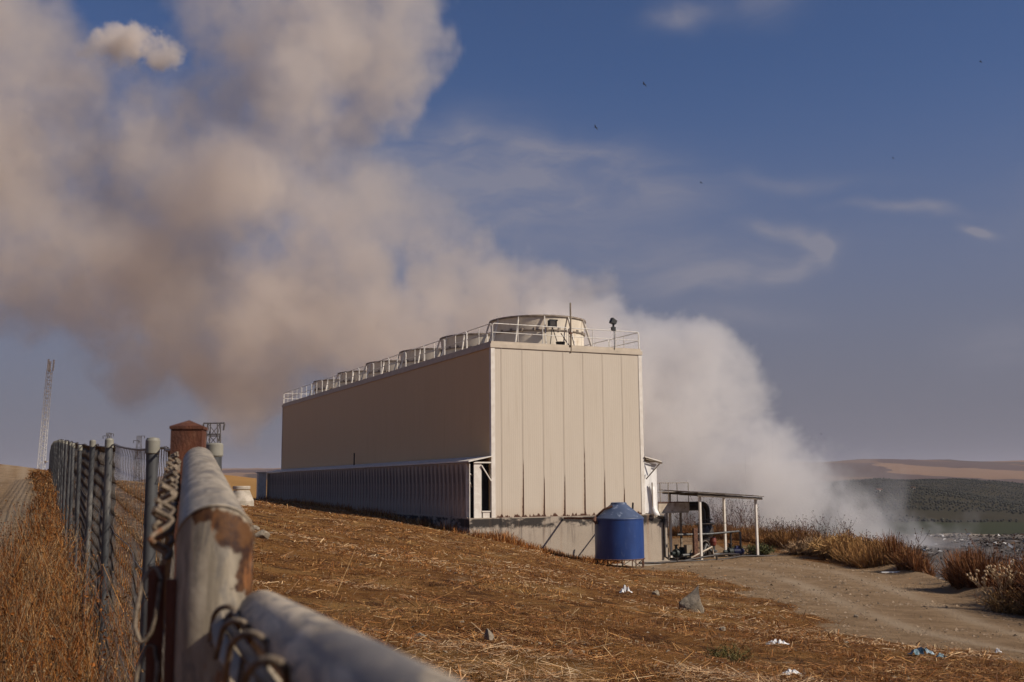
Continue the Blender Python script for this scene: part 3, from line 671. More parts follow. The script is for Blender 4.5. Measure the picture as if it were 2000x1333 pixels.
for k in range(10):
    a = k*math.pi/5+.3; c, s = math.cos(a)*1.24, math.sin(a)*1.24
    MB().tube([(c, s, b0-.02), (c, s, -.25)], .028, 6).build('leg', M['rustbrown'], tank)
    a2 = a+math.pi/5; MB().tube([(c, s, b0-.04), (math.cos(a2)*1.24, math.sin(a2)*1.24, -.02)], .016, 5).build('brace', M['rustbrown'], tank)
MB().tube([(-.55, -.3, b0+2.62), (-.95, -.1, b0+2.45), (-1.15, .15, b0+2.18), (-1.22, .3, b0+2.0), (-1.35, 3.4, b0+1.94)], .055, 8).build('inlet_pipe', M['rustbrown'], tank)
MB().tube([(-1.28, .2, b0+2.05), (-1.4, .1, b0+1.95), (-1.32, .0, b0+1.75)], .09, 8).tube([(-1.5, .0, b0+1.9), (-1.2, .3, b0+2.0)], .06, 8).build('valve', M['rustbrown'], tank)
MB().tube([(.7, .3, b0+2.45), (1.15, .45, b0+2.12), (1.35, .8, b0+2.05), (1.5, 3.3, b0+2.05)], .04, 8).build('outlet_pipe', M['rustbrown'], tank)
MB().tube([(1.3, .9, b0+1.7), (1.38, .9, b0+2.3), (1.45, .95, b0+2.75)], .05, 6).tube([(1.33, .85, b0+2.0), (1.5, 1.0, b0+2.35)], .05, 6).build('fittings', M['grime'], tank)

# ------------------------------------------------------------------ pump yard
GZL = -2.56
t_ = thing('hose_pipe', 'dark hose pipe running from the blue tank to the pumps', 'hose', TL(7.4, -2.2, GZL), YAW)
MB().tube([(0, -.2, .12), (1.2, .0, .06), (3.0, .2, .08), (4.6, .0, .3), (6.0, .3, .35), (7.2, .8, .25)], .06, 8).build('hose', M['grime'], t_)
for x in (2.6, 5.2): MB().box((x-.03, .08, -.02), (x+.03, .16, .3)).build('support', M['grime'], t_)
t_ = thing('hose_pipe', 'second dark pipe lying along the front of the slab edge', 'hose', TL(9.6, -2.0, GZL), YAW)
MB().tube([(0, 0, .1), (1.5, -.1, .06), (3.5, .0, .07), (5, .2, .2), (7.5, .35, .08)], .05, 8).build('hose', M['grime'], t_)
t_ = thing('drain_pipe', 'grey drain pipe down the plinth corner behind the blue tank', 'pipe', TL(TW+1.2, -.14, GZL), YAW)
MB().tube([(-.3, .05, 2.45), (-.02, 0, 2.44), (.02, 0, 2.38), (.02, 0, .2), (.1, -.2, .12)], .07, 8).build('pipe', M['grime'], t_)
MB().box((-.06, .02, 1.2), (.1, .078, 1.26)).build('bracket', M['galvpost'], t_)
# walkway platform with its own rail
t_ = thing('walkway_platform', 'rusty steel trough platform with a thin guard rail beside the white sheets', 'platform', TL(TW+1.5, .6, 0), YAW)
MB().box((-.35, -.3, .12), (1.75, .75, .60)).build('trough', M['beigebox'], t_)
MB().box((-.40, -.34, .60), (1.80, .80, .64)).build('deck_lip', M['rustbrown'], t_)
MB().box((-.3, -.33, .02), (1.7, .77, .12)).build('beam', M['concrete_pale'], t_)
for x in (-.2, .35, .95, 1.72): MB().tube([(x, -.28, .62), (x, -.28, 1.72)], .022, 6).build('post', M['pole'], t_)
for z in (1.2, 1.72): MB().tube([(-.35, -.28, z), (1.72, -.28, z), (1.72, .7, z)], .02, 6).build('rail', M['pole'], t_)
for x in (.35, 1.3): MB().box((x-.05, -.1, GZL), (x+.05, 0, .02)).build('leg', M['pole'], t_)
# shelter
t_ = thing('pump_shelter', 'open lean-to shelter with dark sheet roof on white posts', 'shelter', TL(15.9, -1.43, GZL), YAW)
def RZs(s): return 3.46+.055*s
b_ = MB(); k = 12
for i in range(k):
    s0 = -.25+4.5*i/k; s1 = -.25+4.5*(i+1)/k
    b_ = MB(); dz = .02*(i % 2)
    b_.hexa([(-s1, -.45, RZs(s1)+dz), (-s0+.01, -.45, RZs(s0)+dz), (-s0+.01, 3.5, RZs(s0)+dz+.15), (-s1, 3.5, RZs(s1)+dz+.15), (-s1, -.45, RZs(s1)+dz+.04), (-s0+.01, -.45, RZs(s0)+dz+.04), (-s0+.01, 3.5, RZs(s0)+dz+.19), (-s1, 3.5, RZs(s1)+dz+.19)])
    b_.build('roof_sheet', M['shelter_roof'], t_)
for y in (-.3, 1.5, 3.2): MB().bar((.22, y, RZs(-.22)-.09+.038*y), (-4.2, y, RZs(4.2)-.09+.038*y), .08, .14).build('beam', M['shelter_roof'], t_)
for s, y in ((0, 0), (0, 3.0), (3.86, 0), (3.86, 3.0)): MB().bar((-s, y, -.1), (-s, y, RZs(s)-.16+.038*y), .12, .12, (0, 1, 0)).build('post', M['white'], t_)
# dark riser pipes and valves
t_ = thing('riser_pipes', 'pair of dark oily riser pipes with elbows beside the platform', 'pipes', TL(TW+3.75, .8, GZL), YAW)
def elbow(x0, y, z1, x1, r):
    pts = [(x0, y, z1)]; pts.append((x1-.35, y, z1))
    for q in range(7): a = q*math.pi/12; pts.append((x1-.35+.35*math.sin(a), y, z1-.35+.35*math.cos(a)))
    return pts
MB().tube(elbow(-.6, 0, 2.85, .75, .2)+[(.75, 0, 0)], .17, 12).build('pipe', M['grime'], t_)
MB().tube(elbow(-.3, .55, 3.0, 1.45, .2)+[(1.45, .55, 0)], .18, 12).build('pipe', M['grime'], t_)
for x, y in ((.75, 0), (1.45, .55)):
    MB().lathe([(0, 1.95), (.40, 1.94), (.40, 1.84), (.26, 1.82), (.34, 1.6), (.38, 1.35), (.28, 1.1), (.40, 1.02), (.40, .92), (0, .91)], 16, (x, y, 0)).build('valve', M['grime'], t_)
    MB().lathe([(.30, 2.1), (.30, 2.16), (.16, 2.17)], 16, (x, y, 0)).lathe([(.30, .5), (.30, .56), (.16, .57)], 16, (x, y, 0)).build('flange', M['grime'], t_)
t_ = thing('pipe_stand', 'thin rusty pipe frame standing across the pump yard', 'pipe frame', TL(TW+1.7, -.7, GZL), YAW)
MB().tube([(0, 0, 1.42), (2.2, .0, 1.40), (4.2, 0, 1.50), (4.3, 0, 1.45), (4.3, 0, .1)], .06, 8).build('rail', M['galvpost'], t_)
MB().box((1.05, -.1, 0), (1.31, .08, 1.75)).build('column', M['rustbrown'], t_)
MB().tube([(3.7, .1, 0), (3.7, .1, 1.48)], .06, 8).build('post', M['grime'], t_)
MB().tube([(.2, .1, 1.95), (3.4, .1, 1.98)], .02, 6).build('conduit', M['grime'], t_)
def pump(lx, ly, label, motor, ang):
    p = thing('pump', label, 'pump', TL(lx, ly, GZL), YAW+ang, 'pumps under the shelter'); p.scale = (.72, .72, .78)
    MB().box((-.8, -.25, 0), (.8, .25, .14)).build('base_frame', M['grime'], p)
    b_ = MB(); b_.tube([(0, 0, .45), (.72, 0, .45)], .24, 16)
    for i in range(8): b_.tube([(.06+i*.08, 0, .45), (.085+i*.08, 0, .45)], .275, 16)
    b_.build('motor', motor, p)
    MB().tube([(.72, 0, .45), (.86, 0, .45)], [.26, .2], 16).build('fan_cover', motor, p)
    MB().tube([(-.12, 0, .45), (0, 0, .45)], .08, 10).build('shaft', M['galvpost'], p)
    MB().tube([(-.45, 0, .45), (-.12, 0, .45)], [.3, .33], 16).tube([(-.3, 0, .45), (-.3, 0, 1.0)], .10, 10).tube([(-.85, 0, .45), (-.45, 0, .45)], .13, 12).build('casing', M['green_pump'], p)
    MB().lathe([(0, 1.0), (.19, 1.0), (.19, 1.06), (0, 1.06)], 12, (-.3, 0, 0)).build('flange', M['green_pump'], p)
    MB().box((.2, -.1, .68), (.5, .14, .86)).build('terminal_box', motor, p)
    return p
pump(TW+2.3, .1, 'dark green pump nearest the concrete plinth', M['green_pump'], .25)
pump(TW+5.6, -.55, 'green pump with a blue motor beside the white shelter posts', M['blue_motor'], -.15)
t_ = thing('red_valve', 'short red valve with grey body standing between the pumps', 'valve', TL(TW+4.35, -.35, GZL), YAW)
MB().lathe([(0, 1.2), (.16, 1.18), (.2, .95), (.16, .75), (.12, .7)], 14).build('actuator', M['red'], t_); MB().lathe([(.12, .7), (.1, .5), (.22, .45), (.22, .38), (.12, .36), (.14, 0)], 14).build('body', M['galvpost'], t_)
t_ = thing('pipe_manifold', 'tangle of grey pipes and a hand wheel on the pump slab', 'pipes', TL(TW+3.4, -.5, GZL), YAW)
MB().tube([(-1.3, 0, .25), (-.5, 0, .3), (.2, .1, .3), (.5, .2, .8), (.9, .1, .25), (1.6, 0, .2)], .09, 8).build('pipe', M['galvpost'], t_)
MB().tube([(-.9, -.3, .12), (.4, -.5, .7), (.6, -.4, .1)], .05, 8).build('pipe', M['beigebox'], t_)
MB().tube([(.15+.28*math.cos(a*math.pi/8), -.2, .75+.28*math.sin(a*math.pi/8)) for a in range(16)], .035, 6, closed=True).build('hand_wheel', M['galv'], t_)
MB().box((-.75, .3, .0), (-.4, .6, .8)).build('cabinet', M['pole'], t_)
for i, (lx, ly, s) in enumerate(((15.0, -2.3, .16), (16.3, -2.35, .2))):
    pass

# ------------------------------------------------------------------ fence
fence = thing('chain_link_fence', 'long sagging chain-link fence with capped posts running up the slope', 'fence', (fence_x(4), 4, gz(fence_x(4), 4)))
fo = np.array(fence.location)
fds = [4.0]
while fds[-1] < 72: fds.append(fds[-1]+2.64)
postm = {}
for i, d in enumerate(fds):
    x = fence_x(d); zt = fence_top(d)-(0 if d < 10 else .05); h = 1.9
    lean = random.uniform(-.015, .015)
    MB().tube([(x-fo[0], d-fo[1], zt-h-fo[2]), (x+lean-fo[0], d-fo[1], zt-.035-fo[2])], .0225, 12).build('post', M['galvpost'], fence)
    pr = fence.children[-1]
    MB().lathe([(.0235, -.05), (.0265, -.046), (.0265, .0), (.022, .01), (0, .014)], 14, (x+lean-fo[0], d-fo[1], zt-.01-fo[2])).build('cap', M['cap'], pr)
def zigzag(pos_fn, n, rows, p, r, pv=None):
    pv = pv or p
    """n woven wires; pos_fn(s, h) -> xyz for along-distance s (wire pitch p) and drop h below the top edge"""
    i = np.arange(n); j = np.arange(rows+1)
    S = i[:, None]*p+np.where(j[None] % 2 == 0, -.5, .5)*p*1.06; Hh = np.broadcast_to(j[None]*pv, S.shape)
    w = pos_fn(S, Hh)                                          # (n,rows+1,3)
    a = np.array([.404, -.915, 0])*0+np.array([-.403, .915, 0]); nn = np.array([.915, .403, 0])
    k = np.where(j % 2 == 0, -1, 1)[None, :, None]*nn*r*1.2
    ring = [w+k+(a*math.cos(t)+nn*math.sin(t))*r for t in (0, 2.094, 4.189)]
    V = np.stack(ring, 2)                                      # n,rows+1,3,3
    idx = np.arange(n*(rows+1)*3).reshape(n, rows+1, 3); fs = []
    for q in range(3):
        q2 = (q+1) % 3; fs.append(np.stack([idx[:, :-1, q], idx[:, :-1, q2], idx[:, 1:, q2], idx[:, 1:, q]], -1).reshape(-1, 4))
    return V.reshape(-1, 3), np.concatenate(fs)
FL = math.hypot(1, .44)
def fence_pos(d0, p_sag=.03):
    def fn(S, Hh):
        d = d0+S/FL; base = np.stack([fence_x(d), d, fence_top(d)-.03-Hh], -1)
        ph = (d-4.0)/2.64; sag = np.sin(np.pi*(ph-np.floor(ph)))
        base[..., 2] -= .02*sag*(1-Hh/1.7)
        bul = .035*(hash_noise(d.ravel(), Hh.ravel()*3, 1.3, 3).reshape(d.shape)-.5)+.012
        base[..., 0] += .03+bul*.9; base[..., 1] += bul*.4
        return base-fo
    return fn
for i in range(-1, len(fds)-1):
    d0 = fds[i] if i >= 0 else 2.30; d1 = fds[i+1] if i >= 0 else fds[0]
    ln = (d1-d0)*FL; pp = .14 if d0 < 3 else (.085 if d0 < 6 else (.06 if d0 < 14 else .09)); pv = .05 if d0 < 14 else .09; n = int(ln/pp)
    v, f = zigzag(fence_pos(d0), n, int(1.62/pv), ln/n, .0021 if d0 < 6 else (.0030 if d0 < 20 else .008), pv)
    o = np_mesh('wire_mesh', v, f, M['galv'], parent=fence); o['kind'] = 'stuff'
for hdrop, r in ((.05, .004), (.55, .0022), (1.1, .0022)):
    pts = []
    for d in np.arange(2.25, 71, .33):
        q = fence_pos(0)(np.array([[d*FL]]), np.array([[hdrop]]))[0, 0]; pts.append(q+np.array([-.012, 0, .045]))
    MB().tube(pts, r*1.3, 5).build('line_wire', M['galv'], fence)

# rusty square gate post
gp = P(367, 900, 2.2); gzp = gz(gp[0], gp[1]); topz = P(367, 840, 2.2)[2]
ang = math.atan2(-.44, 1)
t_ = thing('square_gate_post', 'rusty square steel gate post with a low pyramid cap', 'gate post', (gp[0], gp[1], gzp-.05), -ang*.35)
h = topz-gzp+.05
MB().box((-.031, -.031, 0), (.031, .031, h)).build('post', M['rust'], t_)
MB().box((-.0335, -.0335, h), (.0335, .0335, h+.006)).add([(-.0335, -.0335, h+.006), (.0335, -.0335, h+.006), (.0335, .0335, h+.006), (-.0335, .0335, h+.006), (0, 0, h+.02)], [(0, 1, 4), (1, 2, 4), (2, 3, 4), (3, 0, 4)]).build('cap', M['rust'], t_)
# round post just behind
rp = P(418, 900, 2.75); rz = gz(rp[0], rp[1]); rt = P(418, 866, 2.75)[2]
t_ = thing('round_fence_post', 'stained grey round post with pale cap right behind the gate', 'fence post', (rp[0], rp[1], rz))
h = rt-rz
MB().tube([(0, 0, -.1), (0, 0, h-.02)], .0195, 16).build('post', M['galvpost'], t_)
MB().lathe([(.0205, h-.035), (.0225, h-.032), (.0225, h-.004), (.019, h), (0, h+.001)], 18).build('cap', M['cap'], t_)
for z in (h-.075, h-.06): MB().tube([(-.02+.024*math.cos(a*.6)-.004*a*.1, .024*math.sin(a*.6), z+.004*a-.03*(a % 3)*.3) for a in range(12)], .0022, 5).build('tie_wire', M['wirelink'], t_)
MB().tube([(.018, -.02, h-.095), (.03, -.025, h-.09), (.04, -.02, h-.098)], .0016, 5).build('tie_wire', M['wirelink'], t_)

# ------------------------------------------------------------------ gate leaves in the foreground
PR = .0302
A1 = P(388, 903, 2.13); A1[2] = P(388, 873, 2.13)[2]-PR
B1 = P(421, 1055, .875)
gate = thing('gate_leaf', 'nearly edge-on pipe gate leaf with rust round its near welded corner', 'gate', tuple(B1))
gate.rotation_euler[2] = math.atan2(-(A1-B1)[0], (A1-B1)[1])
gd = math.hypot((A1-B1)[0], (A1-B1)[1]); slope = (A1-B1)[2]
# local: y runs from the welded corner towards the hinge post
M['pipe_gate'] = pipe_material('gate_pipe_zinc'); M['pipe_stile'] = pipe_material('gate_stile_zinc', [((.016, -.022, .006), .018), ((.028, -.014, -.012), .019), ((.034, -.006, -.036), .017), ((.004, -.026, .017), .013), ((-.010, -.024, .022), .009), ((.036, -.002, -.058), .011), ((.022, -.022, -.03), .010)], 1.0, .4, (1, 1, .22))
def mitred(p_from, p_to, cut_n, cut_p, r, n=40):
    d = (Vector(p_to)-Vector(p_from)).normalized(); up = Vector((0, 0, 1)) if abs(d.z) < .8 else Vector((0, 1, 0))
    x = d.cross(up).normalized(); y = d.cross(x)
    a = []; b = []
    for j in range(n):
        o = (x*math.cos(2*math.pi*j/n)+y*math.sin(2*math.pi*j/n))*r; p = Vector(p_from)+o
        k = (Vector(cut_p)-p).dot(Vector(cut_n))/d.dot(Vector(cut_n)); a.append(p+d*k); b.append(Vector(p_to)+o)
    return MB().add(a+b, [(j, (j+1) % n, n+(j+1) % n, n+j) for j in range(n)], True).add(b, [tuple(range(n))])
dv = Vector((0, gd, slope)).normalized(); dn = Vector((0, 0, -1)); cut = (dv-dn).normalized()
mitred((0, 0, 0), (0, gd, slope), cut, (0, 0, 0), PR).build('top_rail', M['pipe_gate'], gate)
mitred((0, 0, 0), (0, 0, -1.25), cut, (0, 0, 0), PR).build('stile', M['pipe_stile'], gate)
wl = []
for j in range(36):
    a = 2*math.pi*j/36; x = PR*math.cos(a); e = cut.cross(Vector((1, 0, 0)))*PR/abs(dv.dot(Vector((0, 0, 1)).cross(Vector((1, 0, 0))).normalized()) if 0 else .72)*math.sin(a); wl.append(Vector((x, 0, 0))+e)
MB().tube(wl, .0011, 5, closed=True).build('weld_bead', M['pipe_stile'], gate)
MB().tube([(0, .02, -1.2), (0, gd, slope-1.2)], PR*.8, 16).build('bottom_rail', M['pipe_gate'], gate)
MB().tube([(0, gd-.02, slope), (0, gd-.02, slope-1.2)], PR*.6, 12).build('hinge_stile', M['pipe_gate'], gate)
# woven wire on the left of the leaf: twisted selvage knuckles along the top rail
GX = -.043
nk = 24
for i in range(nk):
    y = .03+(gd-.08)*i/nk+random.uniform(-.006, .006); z = slope*y/gd-.012+random.uniform(-.004, .004); s = (1 if i % 2 else -1)+random.uniform(-.5, .5); kb = MB()
    pts = []
    for q in range(15):
        a = q*2*math.pi*1.6/14; pts.append((GX+.0085*math.cos(a+s*1.2), y+.010*math.sin(a)*1.1+q*.0026, z-.006+q*.0030))
    kb.tube(pts, .0027, 6); kb.build('wire_knuckle', M['wirelink'], gate)
def gate_pos(S, Hh):
    y = .03+S; o = np.stack([np.full_like(S, GX)+.002, y, slope*y/gd-.03-Hh], -1); return o
v, f = zigzag(gate_pos, int((gd-.1)/.05), 22, .05, .0016); o = np_mesh('wire_mesh', v, f, M['galv'], parent=gate); o['kind'] = 'stuff'
MB().bar((GX-.002, .012, -.02), (GX+.004, .012, -1.15), .013, .005, (0, 1, 0)).build('tension_bar', M['rust'], gate)
MB().tube([(GX+.012, -.004, -.03), (GX+.016, -.002, -1.15)], .006, 8).build('tension_rod', M['rust'], gate)
for i in range(20):
    lb = MB(); z0 = -.03-i*.055+random.uniform(-.008, .008); pts = []
    for q in range(16):
        a = q*2*math.pi/15; pts.append((GX-.007+.0085*math.cos(a)+random.uniform(-.0012, .0012), .004+.007*math.sin(a), z0-.03+.031*math.sin(a+.4)+.0006*q))
    lb.tube(pts, .0017, 6); lb.build('wire_tie', M['wirelink'], gate)
for z in (-.06, -.5, -1.0): MB().lathe([(PR+.002, -.012), (PR+.004, -.012), (PR+.004, .012), (PR+.002, .012)], 24, (0, 0, z)).build('tension_band', M['rust'], gate) if z < -.4 else None

# second leaf passing close by the camera
A2 = P(511.7, 1201, .83); dd = np.array([.3147, -1, .0551]); dd /= np.linalg.norm(dd); PR2 = .0184
gate2 = thing('gate_leaf', 'blurred second gate leaf with streaky grey top pipe and wire ties', 'gate', tuple(A2))
gate2.rotation_euler[2] = math.atan2(-dd[0], dd[1])
pm2 = pipe_material('gate_pipe_streaked', tone=1.55, streak=.8)
gs2 = dd[2]/math.hypot(dd[0], dd[1])
MB().tube([(0, 0, 0), (0, .002, .002*gs2), (0, 1.45, 1.45*gs2)], [PR2*.97, PR2, PR2], 48).build('top_rail', pm2, gate2)
MB().tube([(0, .02, -.005), (0, .02, -1.1)], PR2*.8, 16).build('stile', M['pipe_gate'], gate2)
MB().tube([(0, 1.40, .07), (0, 1.40, -1.1)], PR2*.8, 16).build('stile', M['pipe_gate'], gate2)
# local y points along the pipe towards the camera, so the left of the picture is +x
RX = .0265
MB().tube([(RX, .0, -.004), (RX, .5, .5*gs2-.004), (RX, 1.4, 1.4*gs2-.004)], .0034, 10).build('tension_rod', M['grime'], gate2)
for i in range(11):                      # wire ties hooked over the rod, one by one
    lb = MB(); y0 = .012+i*.118+random.uniform(-.012, .012); zz = y0*gs2-.004; pts = []; rr_ = .0078+random.uniform(-.0006, .0014); tw = random.uniform(-.5, .5)
    pts.append((RX+.011, y0-.016, zz-.016))
    for q in range(12):
        a = .15+q*3.6/11; pts.append((RX+rr_*math.cos(a), y0+.014*math.sin(a+tw)+q*.0018, zz+.002+rr_*math.sin(a)*1.25))
    pts += [(RX-.003, y0+.026, zz-.014), (RX+.001, y0+.03, zz-.045)]
    lb.tube(pts, .0019, 8); lb.build('wire_tie', M['wirelink'], gate2)
g2i = (Matrix.Translation(gate2.location) @ Matrix.Rotation(gate2.rotation_euler[2], 4, 'Z')).inverted()
ctl = [g2i @ Vector(P(*q)) for q in ((424, 1208, .80), (425, 1236, .79), (436, 1270, .765), (455, 1298, .74), (482, 1328, .70), (530, 1372, .64), (600, 1425, .57))]
pv = []; pf = []
for i, c_ in enumerate(ctl):
    nx_ = ctl[min(i+1, len(ctl)-1)]-ctl[max(i-1, 0)]; sd = Vector((.55, 0, -.8)).normalized()*.0075; th_ = nx_.cross(sd).normalized()*.0012
    pv += [c_-sd-th_, c_+sd-th_, c_+sd+th_, c_-sd+th_]
    if i:
        b_ = 4*i
        for q in range(4): pf.append((b_-4+q, b_-4+(q+1) % 4, b_+(q+1) % 4, b_+q))
st_ = MB().add(pv, pf, True).build('flat_strap', M['strap'], gate2); sb = st_.modifiers.new('round', 'SUBSURF'); sb.levels = 2; sb.render_levels = 2
hk = [g2i @ Vector(P(*q)) for q in ((414, 1262, .80), (430, 1232, .80), (446, 1206, .795), (456, 1196, .79), (464, 1204, .785), (462, 1222, .78))]
MB().tube(hk, .0026, 8).build('hook_wire', M['wirelink'], gate2)
v, f = zigzag(lambda S, Hh: np.stack([np.full_like(S, RX), S, S*gs2-.04-Hh], -1), 24, 18, .055, .0016); o = np_mesh('wire_mesh', v, f, M['galv'], parent=gate2); o['kind'] = 'stuff'

# ------------------------------------------------------------------ far things on the left
def lattice(b_, h, w0, w1, n, r, nb=4):
    c = lambda k, z: Vector(((w0+(w1-w0)*z/h)/2*(1 if k in (0, 3) else -1), (w0+(w1-w0)*z/h)/2*(1 if k < 2 else -1), z))
    for k in range(4): b_.tube([c(k, 0), c(k, h)], r, 5)
    for i in range(n):
        z0, z1 = h*i/n, h*(i+1)/n
        for k in range(4):
            a, d = (c(k, z0), c((k+1) % 4, z1)) if (i+k) % 2 else (c((k+1) % 4, z0), c(k, z1)); b_.tube([a, d], r*.6, 4); b_.tube([c(k, z1), c((k+1) % 4, z1)], r*.6, 4)
mp = P(80, 905, 230); mt_ = P(98, 683, 230); mh = mt_[2]-mp[2]
t_ = thing('telecom_mast', 'slender pale lattice telecom mast with antennas at its top beyond the fence', 'mast', (mp[0], mp[1], mp[2]-3))
t_.rotation_euler = (0, R(2.1), 0)
b_ = MB(); lattice(b_, mh-1.5, 1.2, .9, 30, .055); b_.build('lattice', M['mast'], t_)
for k in range(3):
    a = k*2.094+.4; MB().box((math.cos(a)*.7-.14, math.sin(a)*.7-.14, mh-1.6), (math.cos(a)*.7+.14, math.sin(a)*.7+.14, mh+.8)).build('antenna', M['mast'], t_)
MB().tube([(0, 0, mh-2), (0, 0, mh+.4)], .25, 8).build('top_ring', M['mast'], t_)
MB().lathe([(0, 0), (.35, .1), (.45, .3)], 12, (1.0, 0, mh*.13)).box((.7, -.1, mh*.125), (1.0, .1, mh*.14)).build('dish', M['mast'], t_)
def pylon(px, py_top, d, hgt, label, wide, left_only=False, s=1.0):
    tp_ = P(px, py_top, d); z0 = tp_[2]-hgt
    p = thing('pylon', label, 'pylon', (tp_[0], tp_[1], z0), random.uniform(-.1, .1), 'power line pylons on the skyline')
    b_ = MB(); lattice(b_, hgt, 2.2*s, 1.2*s, 9, .075*s); b_.build('tower_frame', M['pylon'], p)
    for z, x0, x1 in wide: 
        arm = MB().bar((x0*s, 0, hgt+z*s), (x1*s, 0, hgt+z*s), .16*s, .16*s).build('cross_arm', M['pylon'], p)
        for x in (x0, x1):
            MB().tube([(x*s, 0, hgt+z*s-.1), (x*s*.92, 0, hgt+z*s-.9*s)], .11*s, 6).build('insulator', M['pylon'], arm)
    return p
pylon(418, 827, 130, 14, 'dark lattice pylon top right of the rusty gate post', [(0, -1.3, 1.3), (-1.35, -1.2, .8)], s=1.0)
pylon(213, 846, 300, 15, 'faint distant pylon above the fence with staggered arms', [(-.3, -.2, 1.6), (-1.0, -2.0, .2), (-2.2, -.2, 1.6)], s=.85)
pylon(272, 852, 320, 15, 'faint distant pylon just left of rusty gate post', [(0, 0, 2.0), (-1.6, -2.0, 0)], s=.85)
mhp = P(471, 981, 52); mz = gz(mhp[0], mhp[1])
t_ = thing('concrete_manhole', 'pale concrete manhole cone with flat cap by the tower', 'manhole', (mhp[0], mhp[1], P(471, 979, 52)[2]))
MB().lathe([(.62, -.4), (.60, 0), (.40, .50), (.38, .52)], 28).build('cone', M['concrete_pale'], t_)
MB().lathe([(0, .72), (.41, .72), (.42, .70), (.42, .57), (.40, .55), (.30, .54)], 28).build('cap', M['concrete_pale'], t_)

# ------------------------------------------------------------------ stones and litter
def rock(px, py, d, sx, sy, sz, label, name='stone', mat='stone', cat='stone', pts=None, seed=1, z_up=0.0):
    p = P(px, py, d); z = gz(p[0], p[1]); rg = random.Random(seed)
    import bmesh
    bm = bmesh.new(); bmesh.ops.create_icosphere(bm, subdivisions=3, radius=1)
    dirs = [Vector((rg.uniform(-1, 1), rg.uniform(-1, 1), rg.uniform(-.6, 1))).normalized() for _ in range(11)]; lim = [rg.uniform(.5, .85) for _ in dirs]
    for v_ in bm.verts:
        for dd_, l_ in zip(dirs, lim):
            k_ = v_.co.dot(dd_)
            if k_ > l_: v_.co -= dd_*(k_-l_)
        if pts:
            tt = max(0, v_.co.z); v_.co.x = v_.co.x*(1-.55*tt)+.55*tt; 
        v_.co = Vector((v_.co.x*sx, v_.co.y*sy, v_.co.z*sz))
    me = bpy.data.meshes.new(name); bm.to_mesh(me); bm.free(); me.materials.append(M[mat])
    o = link(bpy.data.objects.new(name, me)); o.location = (p[0], p[1], z+sz*.45+z_up); o.rotation_euler[2] = 0
    return tag(o, label, cat)
def ground_hit(px, py):
    """where a photo pixel's ray meets the ground"""
    d = dirpx(px, py); t = np.geomspace(3, 110, 900); x = d[0]*t; y = d[1]*t; zz = CAMZ+d[2]*t; below = zz < ground_z(x, y)
    k = np.argmax(below) if below.any() else 899
    return float(t[k])
rock(1350, 1194, ground_hit(1350, 1194), .36, .28, .46, 'big grey pointed rock lying in the straw near the track', pts=True, seed=3)
rock(512, 1052, ground_hit(512, 1052), .26, .2, .15, 'whitish rock in the stubble beside the gate corner', seed=5)
rock(497, 1036, ground_hit(497, 1036), .16, .12, .1, 'small pale rock behind the whitish rock by the gate', seed=6)
rock(955, 1248, ground_hit(955, 1250), .055, .05, .085, 'small upright cream stone in the middle of the stubble', seed=9)
rock(1282, 1162, ground_hit(1282, 1163), .13, .1, .1, 'brown lump of earth between litter and the big rock', seed=10)
rock(820, 1246, ground_hit(820, 1246), .09, .07, .04, 'flat pale stone half buried near second gate leaf', seed=13)
rock(1412, 1232, ground_hit(1412, 1232), .07, .06, .06, 'small grey stone just below the big pointed rock', seed=15)
rock(1672, 1206, ground_hit(1672, 1206), .08, .06, .05, 'dark little stone on the edge of the dirt road', seed=17)
def rag(px, py, w, h, label, mat, seed, name='litter', cat='litter', len_=10):
    d = ground_hit(px, py); p = P(px, py, d); rg = np.random.default_rng(seed); n = len_; s = w/n; V = []; Fc = []
    zz = gz(p[0], p[1])
    for i in range(n+1):
        for j in range(5):
            x = (i/n-.5)*w+rg.uniform(-.2, .2)*s; y = (j/4-.5)*w*.45+rg.uniform(-.2, .2)*s
            V.append((x, y, .02+h*rg.uniform(0, 1)*math.sin(math.pi*(i+.3)/(n+.6))*(1 if 0 < j < 4 else .3)))
    for i in range(n):
        for j in range(4):
            if rg.uniform() < .88: k = i*5+j; Fc.append((k, k+5, k+6, k+1))
    o = MB().add(V, Fc).build(name, M[mat], loc=(p[0], p[1], zz+.01)); o.rotation_euler[2] = rg.uniform(-.4, .4)
    sm_ = o.modifiers.new('thick', 'SOLIDIFY'); sm_.thickness = .004
    return tag(o, label, cat)
rag(1222, 1160, .34, .22, 'crumpled white bag in straw beyond the big rock', 'litter', 3)
rag(1518, 1262, .36, .08, 'long white plastic scrap in the stubble before the track', 'litter', 5, len_=14)
rag(1800, 1282, .38, .14, 'tangled blue and white rag near the lower track edge', 'bluerag', 8)
rag(1545, 1322, .2, .06, 'small white scrap near the bottom of the stubble', 'litter', 11)
rag(1838, 1288, .14, .08, 'small blue scrap beside the tangled rag', 'bluerag', 12)
rag(1950, 1279, .12, .08, 'little white scrap by the road in the corner', 'litter', 14)
sp0 = P(1732, 1119, ground_hit(1745, 1120)); sz = gz(sp0[0], sp0[1])
t_ = MB().hexa([(-.55, -.08, .02), (.55, -.1, .02), (.55, .1, .02), (-.55, .06, .02), (-.55, -.08, .06), (.55, -.1, .07), (.55, .1, .07), (-.55, .06, .06)]).build('white_strip', M['litter'], loc=(sp0[0]+.3, sp0[1], sz+.03))
tag(t_, 'flat white board lying at the far edge of the dirt road', 'board')

